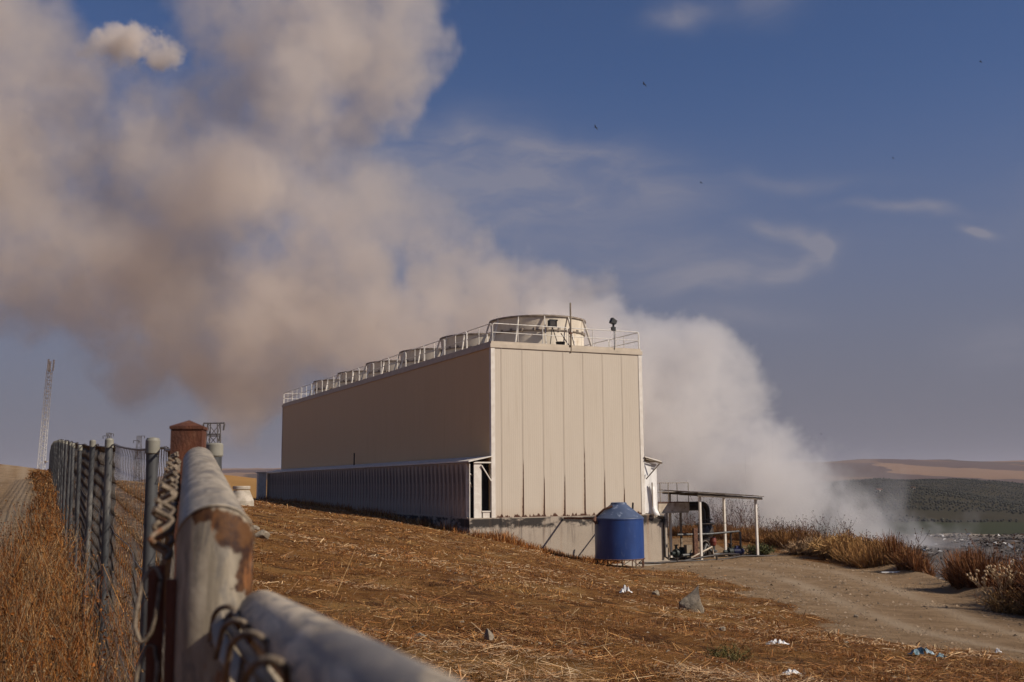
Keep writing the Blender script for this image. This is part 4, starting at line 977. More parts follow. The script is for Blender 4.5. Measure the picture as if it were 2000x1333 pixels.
# ------------------------------------------------------------------ dry vegetation
def in_tower(x, y, mgn=0.0):
    lx = (x-TA[0])*TU[0]+(y-TA[1])*TU[1]; ly = (x-TA[0])*TV[0]+(y-TA[1])*TV[1]
    return ((lx > -OFF-mgn) & (lx < TW+1.5+mgn) & (ly > -.1-mgn) & (ly < TLN+2)) | ((lx > 6) & (lx < 17) & (ly > -2.7) & (ly < 6.2))
PAL = np.array([(.34, .135, .032), (.25, .088, .018), (.45, .225, .068), (.15, .048, .010), (.60, .40, .20), (.095, .028, .008)])
def pick(n, w, jit=.25):
    c = PAL[RNG.choice(len(PAL), n, p=np.array(w)/sum(w))]; return c*RNG.uniform(1-jit, 1+jit, (n, 1))
def stubble(n, rmin, rmax, azr):
    az = np.radians(RNG.uniform(*azr, n)); r = np.exp(RNG.uniform(math.log(rmin), math.log(rmax), n)); x = r*np.sin(az); y = r*np.cos(az)
    clump = hash_noise(x, y, .8, 21)*.6+hash_noise(x, y, 2.7, 22)*.4
    ok = (road_mask(x, y) < RNG.uniform(.15, .75, n)) & ~in_tower(x, y) & (r < edge_r(np.degrees(az))*1.02) & (clump > RNG.uniform(.26, .64, n))
    return x[ok], y[ok], r[ok], clump[ok]
def blades(x, y, r, hgt, wid, lean, cols, bend=.3):
    n = len(x); z = ground_z(x, y)-.01; th = RNG.uniform(0, 2*np.pi, n); ld = RNG.uniform(0, 2*np.pi, n)
    wx = np.cos(th)*wid/2; wy = np.sin(th)*wid/2; lx = np.cos(ld)*lean*hgt; ly = np.sin(ld)*lean*hgt; hz = hgt*np.sqrt(np.maximum(.03, 1-lean**2))
    V = np.empty((n, 4, 3)); V[:, 0] = np.c_[x-wx, y-wy, z]; V[:, 1] = np.c_[x+wx, y+wy, z]
    V[:, 2] = np.c_[x+lx+wx*.45, y+ly+wy*.45, z+hz]; V[:, 3] = np.c_[x+lx-wx*.45, y+ly-wy*.45, z+hz]
    return V, cols
def build_stubble():
    Vs, Cs = [], []
    x, y, r, cl = stubble(520000, 2.2, 112, (-32, 32)); n = len(x)
    big = hash_noise(x, y, .16, 31)*.6+hash_noise(x, y, .5, 32)*.4; tuft = hash_noise(x, y, 1.3, 35)*.5+hash_noise(x, y, 3.1, 36)*.5; hg = (.02+.15*RNG.random(n)**2)*(1+.006*r)*(.3+.7*big)*(.25+1.5*tuft**2); wd = np.maximum(.003, .00042*r)*RNG.uniform(.5, 1.5, n)
    w = pick(n, (5, 6, 3.0, 5, 1.3, 5), .4); gold = sstep(hash_noise(x, y, .21, 37)*.6+hash_noise(x, y, .6, 38)*.4, .45, .7)[:, None]; w = w*np.c_[.5+.75*big, .47+.75*big, .45+.75*big]*(1+gold*np.array([.3, .5, .55]))
    V, c = blades(x, y, r, hg, wd, RNG.uniform(.1, .92, n), w); Vs.append(V); Cs.append(c)
    # cut straw lying about
    x, y, r, cl = stubble(330000, 2.0, 90, (-32, 32)); n = len(x); z = ground_z(x, y)
    ln = (.025+.24*RNG.random(n)**4.5)*(1+.006*r); wd = np.maximum(.0028, .00042*r)*RNG.uniform(.5, 1.6, n); th = RNG.uniform(0, 2*np.pi, n); dz = RNG.normal(0, .2, n)*ln
    zz = z+.012+np.abs(dz)*.5+.05*RNG.random(n)*cl
    ux, uy = np.cos(th)*ln/2, np.sin(th)*ln/2; px_, py_ = -np.sin(th)*wd/2, np.cos(th)*wd/2; tl = RNG.uniform(-.7, .7, n)*wd
    V = np.stack([np.c_[x-ux-px_, y-uy-py_, zz-dz/2-tl/2], np.c_[x+ux-px_, y+uy-py_, zz+dz/2-tl/2], np.c_[x+ux+px_, y+uy+py_, zz+dz/2+tl/2], np.c_[x-ux+px_, y-uy+py_, zz-dz/2+tl/2]], 1)
    Vs.append(V); pale = hash_noise(x, y, .3, 33)*.6+hash_noise(x, y, .9, 34)*.4; pp = np.where(pale > .60, .75, .12)[:, None]*RNG.random((n, 1)); Cs.append(pick(n, (5, 5, 4, 3, 1.2, 2.5), .4)*(.5+.85*pale)[:, None]*(1-pp)+np.array([.64, .48, .29])*pp)
    # taller rim of grass against the plinth and on the crest
    NG_ = 22000; t = RNG.uniform(0, 1, NG_); lx = np.where(t < .62, -OFF-RNG.random(NG_)**2*.9-.02, -OFF+RNG.random(NG_)*(TW-.6)); ly = np.where(t < .62, RNG.uniform(-.3, TLN+2, NG_), -.1-RNG.random(NG_)**2*.9)
    w3 = TA[None]+lx[:, None]*TU+ly[:, None]*TV; x, y = w3[:, 0], w3[:, 1]; n = len(x)
    V, c = blades(x, y, np.hypot(x, y), (.06+.5*RNG.random(n)**2.2)*(.3+1.1*hash_noise(x, y, .7, 41)), RNG.uniform(.014, .035, n), RNG.uniform(.05, .85, n), pick(n, (6, 5, 3, 2, 1, 1.5), .4)); Vs.append(V); Cs.append(c)
    o = np_mesh('dry_grass', np.concatenate(Vs), None, M['straw'], np.concatenate(Cs))
    tag(o, 'brown cut stubble and loose straw covering the slope', 'grass', kind='stuff')
build_stubble()

def ribbon(p, q, w, flat=None):
    """(n,3) to (n,3) thin quads, width w, turned at random"""
    d = q-p; a = np.cross(d, RNG.normal(size=d.shape)); a /= np.linalg.norm(a, axis=1)[:, None]+1e-9; a *= (w/2)[:, None]
    return np.stack([p-a, p+a, q+a*.7, q-a*.7], 1)
def weed_plants(x, y, hgt, wid, cols, nb, spread, heads, headr):
    """upright dry weeds: stem of three bends, nb side shoots, each ending in seed heads"""
    n = len(x); base = np.c_[x, y, ground_z(x, y)-.03]; Vs, Cs = [], []
    ld = RNG.uniform(0, 2*np.pi, n); lean = RNG.uniform(0, spread, n)
    ax = np.c_[np.cos(ld)*lean, np.sin(ld)*lean, np.ones(n)]
    p0 = base; nodes = [p0]
    for k in range(4):
        p1 = p0+(ax+RNG.normal(0, .13, (n, 3))*[1, 1, .3])*(hgt/4)[:, None]; Vs.append(ribbon(p0, p1, wid*(1-.17*k))); Cs.append(cols); p0 = p1; nodes.append(p1)
    tips = [p0]
    for k in range(nb):
        j = RNG.integers(1, 4, n); s = np.stack(nodes, 1)[np.arange(n), j]; f = RNG.uniform(0, 2*np.pi, n); o = RNG.uniform(.35, 1.0, n)
        d = np.c_[np.cos(f)*o, np.sin(f)*o, RNG.uniform(.5, 1.1, n)]*(hgt*RNG.uniform(.18, .40, n))[:, None]
        mid = s+d*.55; e = s+d+np.c_[np.zeros(n), np.zeros(n), hgt*.08]
        Vs.append(ribbon(s, mid, wid*.7)); Cs.append(cols*.95); Vs.append(ribbon(mid, e, wid*.55)); Cs.append(cols*1.05); tips.append(e)
    for e in tips:
        for k in range(heads):
            f = RNG.uniform(0, 2*np.pi, n); d = np.c_[np.cos(f), np.sin(f), RNG.uniform(.0, .9, n)]*(headr*RNG.uniform(.5, 1.2, n))[:, None]
            Vs.append(ribbon(e-d*.5, e+d*.5, headr*RNG.uniform(.5, 1.0, n))); Cs.append(cols*RNG.uniform(.55, 1.25, (n, 1)))
    return np.concatenate(Vs), np.concatenate(Cs)
def build_weeds():
    # tall dry umbels along the fence
    n = 1500; d = np.exp(RNG.uniform(math.log(2.6), math.log(62), n)); off = RNG.normal(0, 1, n)*(.32+.012*d)-.30-.015*d
    x = fence_x(d)+off; y = d+off*.3; keep = (road_mask(x, y) < .4); x, y, d = x[keep], y[keep], d[keep]; n = len(x)
    hg = RNG.uniform(.5, 1.12, n)*np.interp(d, [2, 4, 8, 15, 30, 60], [.8, 1.0, .95, .75, .5, .35]); wd = np.maximum(.0035, .0006*d)*RNG.uniform(.7, 1.3, n)
    V, c = weed_plants(x, y, hg, wd, pick(n, (5, 6, 2, 3, .4, 2)), 7, .45, 3, np.maximum(.011, .0011*d))
    # lower tangle
    n = 26000; d = np.exp(RNG.uniform(math.log(2.4), math.log(70), n)); off = RNG.normal(0, 1, n)*(.5+.03*d)-.45-.03*d; x = fence_x(d)+off; y = d+off*.3
    keep = (road_mask(x, y) < .35) & (np.abs(off) < 3.2); x, y, d = x[keep], y[keep], d[keep]; n = len(x)
    V2, c2 = blades(x, y, d, RNG.uniform(.15, .7, n)*np.interp(d, [2, 5, 10, 30, 60], [.7, .9, .7, .45, .35]), np.maximum(.0035, .0008*d)*RNG.uniform(.6, 1.4, n), RNG.uniform(.1, .8, n), pick(n, (5, 6, 2.5, 3, .8, 2)))
    # left foreground weeds under the camera
    n = 900; az = np.radians(RNG.uniform(-38, -13, n)); r = np.exp(RNG.uniform(math.log(2.8), math.log(22), n)); x = r*np.sin(az); y = r*np.cos(az); keep = (road_mask(x, y) < .3) & (x > fence_x(y)-.45*y*.8-.6); x, y, r = x[keep], y[keep], r[keep]; n = len(x)
    V3, c3 = weed_plants(x, y, RNG.uniform(.12, .42, n), np.maximum(.0035, .0006*r), pick(n, (5, 6, 3, 2, 1, 1)), 5, .8, 2, np.maximum(.012, .0013*r))
    weed_cols = np.concatenate([c, c2, c3])*np.array([.80, .74, .66]); mixd = (RNG.random((len(weed_cols), 1)) < .35)*.8; weed_cols = weed_cols*(1-mixd)+np.array([.235, .165, .088])*RNG.uniform(.5, 1.3, (len(weed_cols), 1))*mixd
    o = np_mesh('dry_weeds', np.concatenate([V, V2, V3]), None, M['weed'], weed_cols); tag(o, 'tangled dry brown weeds growing along the fence', 'weeds', kind='stuff')
    # bank above the landfill
    Vs, Cs = [], []
    n = 80000; px = RNG.uniform(1280, 2090, n); az = np.degrees(np.arctan((px-1000)/F)); e = edge_r(az); u = RNG.random(n)
    wdt = np.interp(px, [1280, 1450, 1600, 1800, 2000], [.07, .08, .13, .2, .3]); r = e*(1.03-wdt*u); x = r*np.sin(np.radians(az)); y = r*np.cos(np.radians(az))
    cl = hash_noise(x, y, .33, 51)*.6+hash_noise(x, y, 1.1, 52)*.4; keep = (road_mask(x, y) < .4) & (cl > RNG.uniform(-.1, .36, n)); x, y, r, cl, px = x[keep], y[keep], r[keep], cl[keep], px[keep]; n = len(x)
    warm = np.clip(np.interp(px, [1300, 1560, 1680, 1800, 2000], [.3, .7, .9, .2, .05])+RNG.normal(0, .18, n), 0, 1)[:, None]
    col = (np.array([.15, .052, .018])*(1-warm)+np.array([.36, .19, .062])*warm)*RNG.uniform(.6, 1.3, (n, 1))
    V, c = blades(x, y, r, RNG.uniform(.2, 1.05, n)*(.28+1.3*hash_noise(x, y, .3, 53)*(.45+.8*cl))*np.interp(px, [1280, 1700, 1850, 2090], [1, 1, 1.5, 1.8]), RNG.uniform(.015, .045, n), RNG.uniform(.05, .9, n), col*(.55+.8*hash_noise(x, y, .5, 54))[:, None]); Vs.append(V); Cs.append(c)
    n = 22000; px = RNG.uniform(1720, 1900, n); az = np.degrees(np.arctan((px-1000)/F)); e = edge_r(az); r = e*(1.02-.15*RNG.random(n)); x = r*np.sin(np.radians(az)); y = r*np.cos(np.radians(az)); keep = road_mask(x, y) < .4; x, y, r = x[keep], y[keep], r[keep]; n = len(x)
    V, c = blades(x, y, r, RNG.uniform(.3, 1.15, n)*(.5+1.0*hash_noise(x, y, .5, 56)), RNG.uniform(.015, .04, n), RNG.uniform(.05, .9, n), np.array([.2, .078, .026])*RNG.uniform(.5, 1.5, (n, 1))); Vs.append(V); Cs.append(c)
    n = 420; px = RNG.uniform(1290, 2060, n); px = np.where(RNG.random(n) < .55, np.clip(RNG.normal(1520, 130, n), 1290, 2060), px); az = np.degrees(np.arctan((px-1000)/F)); e = edge_r(az); r = e*RNG.uniform(.93, 1.02, n); x = r*np.sin(np.radians(az)); y = r*np.cos(np.radians(az)); keep = road_mask(x, y) < .3; x, y, r, px = x[keep], y[keep], r[keep], px[keep]; n = len(x)
    hg = RNG.uniform(.6, 2.3, n)*(.5+.9*hash_noise(x, y, .22, 55))*np.interp(px, [1290, 1500, 1650, 2000], [1.0, 1.05, .8, .55])
    V, c = weed_plants(x, y, hg, np.full(n, .028), np.array([.105, .045, .022])*RNG.uniform(.6, 1.5, (n, 1)), 7, .22, 3, np.full(n, .055)); Vs.append(V); Cs.append(c)
    o = np_mesh('dry_weeds', np.concatenate(Vs), None, M['weed'], np.concatenate(Cs)); tag(o, 'rusty brown and golden dry weeds lining the bank above the landfill', 'weeds', kind='stuff')
build_weeds()
def bush(px, py, hgt, rad, n, cols, label, name, cat, stems=True):
    d = ground_hit(px, py); p = P(px, py, d); z = gz(p[0], p[1]); Vs, Cs = [], []
    q = np.array([0, 0, 0])+np.c_[RNG.normal(0, rad*.25, n), RNG.normal(0, rad*.25, n), np.zeros(n)]; f = RNG.uniform(0, 2*np.pi, n); s = RNG.random(n)**.7
    top = q+np.c_[np.cos(f)*rad*s, np.sin(f)*rad*s, hgt*RNG.uniform(.45, 1, n)*(1-.45*s)]
    Vs.append(ribbon(q, top, np.full(n, .018)*max(.3, d/50))); Cs.append(cols[0]*RNG.uniform(.6, 1.3, (n, 1)))
    for k in range(5):
        t_ = RNG.uniform(.3, 1, (n, 1)); b_ = q+(top-q)*t_; e = b_+RNG.normal(0, 1, (n, 3))*rad*.14; Vs.append(ribbon(b_, e, np.full(n, .03)*max(.25, d/50))); Cs.append(cols[1]*RNG.uniform(.6, 1.3, (n, 1)))
    o = np_mesh(name, np.concatenate(Vs), None, M['leafy'], np.concatenate(Cs)); o.location = (p[0], p[1], z-.02)
    return tag(o, label, cat)
GR = (np.array([.10, .085, .03]), np.array([.085, .085, .03]))
bush(1484, 1084, .75, .8, 260, GR, 'olive green weed clump at the foot of the right shelter post', 'green_weed', 'weed')
bush(1436, 1080, .55, .6, 160, GR, 'small greenish weed clump left of the right shelter post', 'green_weed', 'weed')
bush(1988, 1198, .75, .75, 900, (np.array([.40, .22, .075]), np.array([.42, .24, .085])), 'rounded golden grass tussock at the right road edge', 'grass_tussock', 'tussock')
bush(1425, 1292, .26, .3, 70, (np.array([.13, .10, .03]), np.array([.12, .10, .03])), 'low greenish weed in the stubble near the white scrap', 'green_weed', 'weed')
bush(1650, 1085, 1.2, 1.6, 1600, (np.array([.42, .24, .085]), np.array([.44, .25, .09])), 'large golden dry bush on the bank behind the road bend', 'dry_bush', 'bush')
bush(1585, 1082, .9, 1.2, 800, (np.array([.33, .20, .10]), np.array([.30, .19, .10])), 'greyish tan dry bush left of the large golden bush', 'dry_bush', 'bush')
bush(1112, 1090, .95, .35, 30, (np.array([.12, .05, .025]), np.array([.16, .06, .03])), 'sparse dark thistle standing against the plinth by the tank', 'thistle', 'thistle')
# pale branching dead thistle
tp_ = P(1962, 1172, 31); tzz = gz(tp_[0], tp_[1])
t_ = thing('dead_thistle', 'pale leafless branching thistle in front of the rusty weeds', 'thistle', (tp_[0], tp_[1], tzz))
pale = pbr('pale_stalk', (.42, .28, .15), (.52, .37, .21), 9, .8)
def twig(o, d, l, r, dep, b_):
    e = o+d*l; b_.tube([o, o+d*l*.5+Vector((random.uniform(-.03, .03), random.uniform(-.03, .03), 0)), e], [r, r*.85, r*.7], 5)
    if dep == 0:
        b_.lathe([(0, -.02), (.035, 0), (.03, .04), (0, .05)], 6, tuple(e)); return
    for k in range(3 if dep > 1 else 2):
        nd = (d+Vector((random.uniform(-.75, .75), random.uniform(-.6, .6), random.uniform(-.1, .5)))).normalized(); twig(e if k == 0 else o+d*l*random.uniform(.5, .95), nd, l*random.uniform(.55, .8), r*.65, dep-1, b_)
for i, dv_ in enumerate(((.05, 0, 1), (-.55, .1, .75), (.35, .1, .9), (-.2, -.2, 1))):
    b_ = MB(); twig(Vector((0, 0, -.02)), Vector(dv_).normalized(), .62, .018, 3, b_); b_.build('branch', pale, t_)

def build_gravel():
    n = 26000; az = np.radians(RNG.uniform(2, 30, n)); r = np.exp(RNG.uniform(math.log(11), math.log(66), n)); x = r*np.sin(az); y = r*np.cos(az); k = (road_mask(x, y) > RNG.uniform(.2, .9, n)) & ~in_tower(x, y, .1) & (hash_noise(x, y, .5, 91)*.6+hash_noise(x, y, 1.7, 92)*.4 > RNG.uniform(.25, .7, n)); x, y, r = x[k], y[k], r[k]; n = len(x); z = ground_z(x, y)
    s = (.010+.03*RNG.random(n)**4)*(.6+.028*r); a = RNG.normal(0, 1, (n, 4, 3))*.25; base = np.array([(-.8, -.6, 0), (.9, -.5, 0), (.1, .9, 0), (0, 0, .95)]); V = (base+a)*s[:, None, None]+np.c_[x, y, z][:, None]
    T = np.stack([V[:, [0, 1, 3]], V[:, [1, 2, 3]], V[:, [2, 0, 3]]], 1).reshape(-1, 3, 3); c = np.repeat(np.array([.27, .195, .125])*RNG.uniform(.4, 1.3, (n, 1)), 3, 0)
    o = np_mesh('gravel', T, None, M['waste'], c); tag(o, 'loose stones and clods scattered on the dirt road', 'gravel', kind='stuff')
build_gravel()
def build_stones():
    n = 5200; az = np.radians(RNG.uniform(-30, 30, n)); r = np.exp(RNG.uniform(math.log(5), math.log(70), n)); x = r*np.sin(az); y = r*np.cos(az); k = (road_mask(x, y) < .4) & ~in_tower(x, y, .1) & (hash_noise(x, y, .3, 95)*.6+hash_noise(x, y, .9, 96)*.4 > RNG.uniform(.4, .8, n)); x, y, r = x[k], y[k], r[k]; n = len(x); z = ground_z(x, y)
    s = (.010+.026*RNG.random(n)**4)*(.7+.02*r); a = RNG.normal(0, 1, (n, 4, 3))*.38; base = np.array([(-.9, -.6, -.2), (1.0, -.5, -.2), (.1, .9, -.2), (0, 0, .42)]); V = (base+a)*s[:, None, None]+np.c_[x, y, z+.01][:, None]
    T = np.stack([V[:, [0, 1, 3]], V[:, [1, 2, 3]], V[:, [2, 0, 3]]], 1).reshape(-1, 3, 3); c = np.repeat(np.array([.36, .28, .19])*RNG.uniform(.5, 1.3, (n, 1)), 3, 0)
    o = np_mesh('field_stones', T, None, M['waste'], c); tag(o, 'small pale stones and clods lying among the stubble', 'stones', kind='stuff')
build_stones()
# ------------------------------------------------------------------ landfill waste, olive groves
def scatter_tris(x, y, s, name, cols, lift=0.0):
    n = len(x); z = ground_z(x, y)+lift; c = np.c_[x, y, z]; a = RNG.normal(0, 1, (n, 4, 3))*s[:, None, None]; a[..., 2] = np.abs(a[..., 2])*.7
    V = c[:, None]+a; return V
def build_landfill():
    n = 26000; az = np.radians(RNG.uniform(12, 33, n)); r = RNG.uniform(110, 312, n); x = r*np.sin(az); y = r*np.cos(az); cl = hash_noise(x, y, .05, 61)
    k = cl > RNG.uniform(.15, .6, n); x, y = x[k], y[k]; n = len(x)
    pal = np.array([(.03, .025, .02), (.06, .045, .035), (.12, .09, .065), (.3, .27, .24), (.6, .58, .55), (.08, .10, .14), (.2, .12, .07)]); c = pal[RNG.choice(7, n, p=[.3, .25, .2, .08, .06, .05, .06])]
    o = np_mesh('landfill_waste', scatter_tris(x, y, RNG.uniform(.12, .5, n), '', c), None, M['waste'], c); tag(o, 'burnt rubbish and pale scraps strewn over the landfill', 'rubbish', kind='stuff')
    # one scrubby tree at the far edge of the tip
build_landfill()
def build_groves():
    import bmesh
    bm = bmesh.new(); bmesh.ops.create_icosphere(bm, subdivisions=1, radius=1); bv = np.array([v.co[:] for v in bm.verts]); bf = np.array([[v.index for v in f.verts] for f in bm.faces]); bm.free()
    sx = np.arange(-60, 900, 9.0); sy = np.arange(560, 1560, 4.6); X, Y = np.meshgrid(sx, sy); th = .55
    cx, cy = 420, 1050; x = cx+(X-cx)*math.cos(th)-(Y-cy)*math.sin(th); y = cy+(X-cx)*math.sin(th)+(Y-cy)*math.cos(th); x = x.ravel()+RNG.normal(0, .4, x.size); y = y.ravel()+RNG.normal(0, .4, y.size)
    px = 1000+F*x/y; k = (px > 1480) & (px < 2120) & (y > 628) & (y < 1480) & (hash_noise(x, y, .006, 71) > .18); x, y = x[k], y[k]; n = len(x)
    z = ground_z(x, y); s = RNG.uniform(.7, 1.15, n)
    V = np.c_[x, y, z+s*.7][:, None]+bv[None]*s[:, None, None]*RNG.uniform(.75, 1.25, (n, len(bv), 1)); Fc = (np.arange(n)[:, None, None]*len(bv)+bf[None]).reshape(-1, 3)
    c = np.repeat(np.array([.032, .030, .017])[None]*RNG.uniform(.7, 1.5, (n, 1)), len(bv), 0)
    o = np_mesh('olive_grove', V.reshape(-1, 3), Fc, M['leafy'], c, True); tag(o, 'dark olive grove planted in rows over the hill', 'grove', kind='stuff')
    for (px_, py_, d, w_, h_) in ((1716, 956, 905, 5, 1.3), (1782, 952, 960, 3, 1.6)):
        p = P(px_, py_, d); zz = gz(p[0], p[1]); t_ = thing('farmhouse', 'tiny pale farmhouse on the dark hillside' if w_ == 5 else 'tiny pale hut on the hill by a path', 'farmhouse', (p[0], p[1], zz), .3)
        MB().box((-w_/2, -2, -1), (w_/2, 2, h_)).build('wall', M['white'], t_); MB().add([(-w_/2-.3, -2.3, h_), (w_/2+.3, -2.3, h_), (w_/2+.3, 2.3, h_), (-w_/2-.3, 2.3, h_), (-w_/2, 0, h_+1.2), (w_/2, 0, h_+1.2)], [(0, 1, 5, 4), (2, 3, 4, 5), (1, 2, 5), (3, 0, 4)]).build('roof', M['rustbrown'], t_)
build_groves()

# ------------------------------------------------------------------ birds
def bird(px, py, d, span, label, roll):
    p = P(px, py, d); s = span
    b_ = MB(); b_.tube([(0, -.22*s, 0), (0, -.05*s, 0), (0, .1*s, 0), (0, .2*s, .01*s)], [.015*s, .06*s, .055*s, .01*s], 6)
    for q in (-1, 1):
        b_.hexa([(0, -.07*s, 0), (q*.25*s, -.09*s, .06*s), (q*.25*s, .07*s, .06*s), (0, .09*s, 0), (0, -.07*s, .012*s), (q*.25*s, -.09*s, .072*s), (q*.25*s, .07*s, .072*s), (0, .09*s, .012*s)])
        b_.hexa([(q*.25*s, -.09*s, .06*s), (q*.5*s, -.13*s, .03*s), (q*.5*s, -.07*s, .03*s), (q*.25*s, .07*s, .06*s), (q*.25*s, -.09*s, .072*s), (q*.5*s, -.13*s, .036*s), (q*.5*s, -.07*s, .036*s), (q*.25*s, .07*s, .072*s)])
    b_.hexa([(-.02*s, -.2*s, 0), (.02*s, -.2*s, 0), (.07*s, -.33*s, 0), (-.07*s, -.33*s, 0), (-.02*s, -.2*s, .01*s), (.02*s, -.2*s, .01*s), (.07*s, -.33*s, .01*s), (-.07*s, -.33*s, .01*s)])
    o = b_.build('bird', M['black'], loc=tuple(p)); o.rotation_euler = (.5, roll, 1.1); return tag(o, label, 'bird', 'birds soaring in the blue sky')
for a in ((1258, 165, 120, 1.0, 'dark bird soaring highest over the tower in clear blue', .3), (1163, 249, 130, 1.0, 'dark bird lower left of the highest one over the tower', .5), (1915, 121, 150, .9, 'lone dark bird in the upper right corner of sky', 0),
          (1369, 357, 170, .9, 'tiny dark bird over thin cloud right of the tower', .2), (1744, 309, 200, .9, 'tiny dark bird in the right half between two corners of cloud', .1), (1604, 848, 160, .6, 'tiny dark bird low beside the white smoke column', .2)): bird(*a)

# ------------------------------------------------------------------ smoke
def volume_from_puffs(name, lo, hi, vx, D0, puffs, ry_max, warp, soft, rough, col, rho, aniso, seed):
    """smoke as a density grid: warped puffs broken up by cloud-like turbulence, handed to a volume through geometry nodes"""
    lo = np.array(lo, float); nx, ny, nz = [int(v) for v in (np.array(hi)-lo)/vx+1]; hi = lo+(np.array([nx, ny, nz])-1)*vx
    def spectral(beta, kmin, sd):
        rg = np.random.default_rng(sd); w = np.fft.rfftn(rg.standard_normal((nx, ny, nz)).astype(np.float32))
        k2 = (np.fft.fftfreq(nx)**2)[:, None, None]+(np.fft.fftfreq(ny)**2)[None, :, None]+(np.fft.rfftfreq(nz)**2)[None, None, :]
        k2 = k2.astype(np.float32); amp = np.where(k2 < kmin*kmin, 0, (k2+1e-12)**(-beta/4)).astype(np.float32); amp[0, 0, 0] = 0
        o = np.fft.irfftn(w*amp, s=(nx, ny, nz), axes=(0, 1, 2)).astype(np.float32); return o/o.std()
    ax = [lo[i]+np.arange(n)*vx for i, n in enumerate((nx, ny, nz))]
    wx = spectral(4.6, vx/90., seed); wy = spectral(4.6, vx/90., seed+1); wz = spectral(4.6, vx/90., seed+2)
    X = (ax[0][:, None, None]+wx*warp).astype(np.float32); Y = (ax[1][None, :, None]+wy*warp).astype(np.float32); Z = (ax[2][None, None, :]+wz*warp).astype(np.float32)
    del wx, wy, wz
    f = np.full((nx, ny, nz), -1., np.float32); wgt = np.zeros((nx, ny, nz), np.float32)
    for px, py, rp, w, dy in puffs:
        d = D0+dy*1.3; c = P(px, py, d); r = rp*d/F; ry = min(r*1.15, ry_max)
        sl = []
        for i, rr_ in enumerate((r, ry, r)):
            e = rr_*1.5+warp*2.2; a = max(0, int((c[i]-e-lo[i])/vx)); b = min(f.shape[i], int((c[i]+e-lo[i])/vx)+2); sl.append(slice(a, max(a, b)))
        sl = tuple(sl)
        if f[sl].size == 0: continue
        q = np.sqrt(((X[sl]-c[0])/r)**2+((Y[sl]-c[1])/ry)**2+((Z[sl]-c[2])/r)**2)
        val = ((1-q)*min(1., r/11+.25)).astype(np.float32); old = f[sl]
        k = .16; h = np.clip(.5+.5*(val-old)/k, 0, 1); f[sl] = old*(1-h)+val*h+k*h*(1-h)
        wgt[sl] = np.maximum(wgt[sl], (w*np.clip(1.6*(1.35-q), 0, 1)).astype(np.float32))
    del X, Y, Z
    n1 = spectral(3.1, vx/60., seed+3); bil = 1-np.abs(spectral(2.9, vx/24., seed+4))*1.15
    pxv = 1000+F*ax[0]/D0
    sf = np.interp(pxv, [-200, 500, 900, 1300], soft)[:, None, None].astype(np.float32); rg_ = np.interp(pxv, [-200, 600, 1000, 1300], rough)[:, None, None].astype(np.float32)
    dens = np.clip((f+rg_*(.8*n1+bil)-.03)*sf, 0, 1)**1.2*wgt*np.clip(.62+.30*n1, .12, 1.2)
    e3 = [np.minimum(np.arange(n), np.arange(n)[::-1]).astype(np.float32) for n in (nx, ny, nz)]
    edge = np.minimum(np.minimum(e3[0][:, None, None], e3[1][None, :, None]), e3[2][None, None, :])
    dens = np.ascontiguousarray(np.clip(dens, 0, 1.2)*np.clip(edge/4., 0, 1), np.float32)
    N = dens.size
    me = bpy.data.meshes.new(name); me.vertices.add(N); co = np.zeros((N, 3), np.float32); co[:] = (lo+hi)/2; co[0] = lo; co[-1] = hi; me.vertices.foreach_set('co', co.ravel())
    a = me.attributes.new('puff', 'FLOAT', 'POINT'); a.data.foreach_set('value', dens.ravel())
    o = link(bpy.data.objects.new(name, me))
    mt = bpy.data.materials.new(name+'_air'); mt.use_nodes = True; mt.node_tree.nodes.clear(); t = NT(mt.node_tree)
    pv = t.n('ShaderNodeVolumePrincipled', {'Color': tuple(col)+(1,), 'Density': rho, 'Anisotropy': aniso}); t.l.new(pv.outputs[0], t.n('ShaderNodeOutputMaterial').inputs['Volume'])
    ng = bpy.data.node_groups.new(name+'_grid', 'GeometryNodeTree'); ng.interface.new_socket('Geometry', in_out='INPUT', socket_type='NodeSocketGeometry'); ng.interface.new_socket('Geometry', in_out='OUTPUT', socket_type='NodeSocketGeometry')
    t = NT(ng); gi = t.n('NodeGroupInput'); go = t.n('NodeGroupOutput')
    pos = t.n('GeometryNodeInputPosition').outputs[0]
    u = t.n('ShaderNodeVectorMath', {0: t.n('ShaderNodeVectorMath', {0: pos, 1: tuple(lo)}, operation='SUBTRACT').outputs[0], 1: (1/vx,)*3}, operation='MULTIPLY').outputs[0]
    u = t.n('ShaderNodeVectorMath', {0: t.n('ShaderNodeVectorMath', {0: u, 1: (.5, .5, .5)}, operation='ADD').outputs[0]}, operation='FLOOR').outputs[0]
    s = t.n('ShaderNodeSeparateXYZ', {0: u})
    idx = t.math('ADD', t.math('MULTIPLY', t.math('ADD', t.math('MULTIPLY', s.outputs[0], float(ny)), s.outputs[1]), float(nz)), s.outputs[2])
    ii = t.n('FunctionNodeFloatToInt', {0: idx}, rounding_mode='ROUND').outputs[0]
    na = t.n('GeometryNodeInputNamedAttribute', {'Name': 'puff'}, data_type='FLOAT')
    si = t.n('GeometryNodeSampleIndex', {'Geometry': gi.outputs[0], 'Value': na.outputs[0], 'Index': ii}, data_type='FLOAT', domain='POINT')
    vc = t.n('GeometryNodeVolumeCube', {'Density': si.outputs[0], 'Background': 0.0, 'Min': tuple(lo), 'Max': tuple(hi), 'Resolution X': nx, 'Resolution Y': ny, 'Resolution Z': nz})
    sm_ = t.n('GeometryNodeSetMaterial', {'Geometry': vc.outputs[0], 'Material': mt}); t.l.new(sm_.outputs[0], go.inputs[0])
    md = o.modifiers.new('grid', 'NODES'); md.node_group = ng; me.materials.append(mt)
    return o
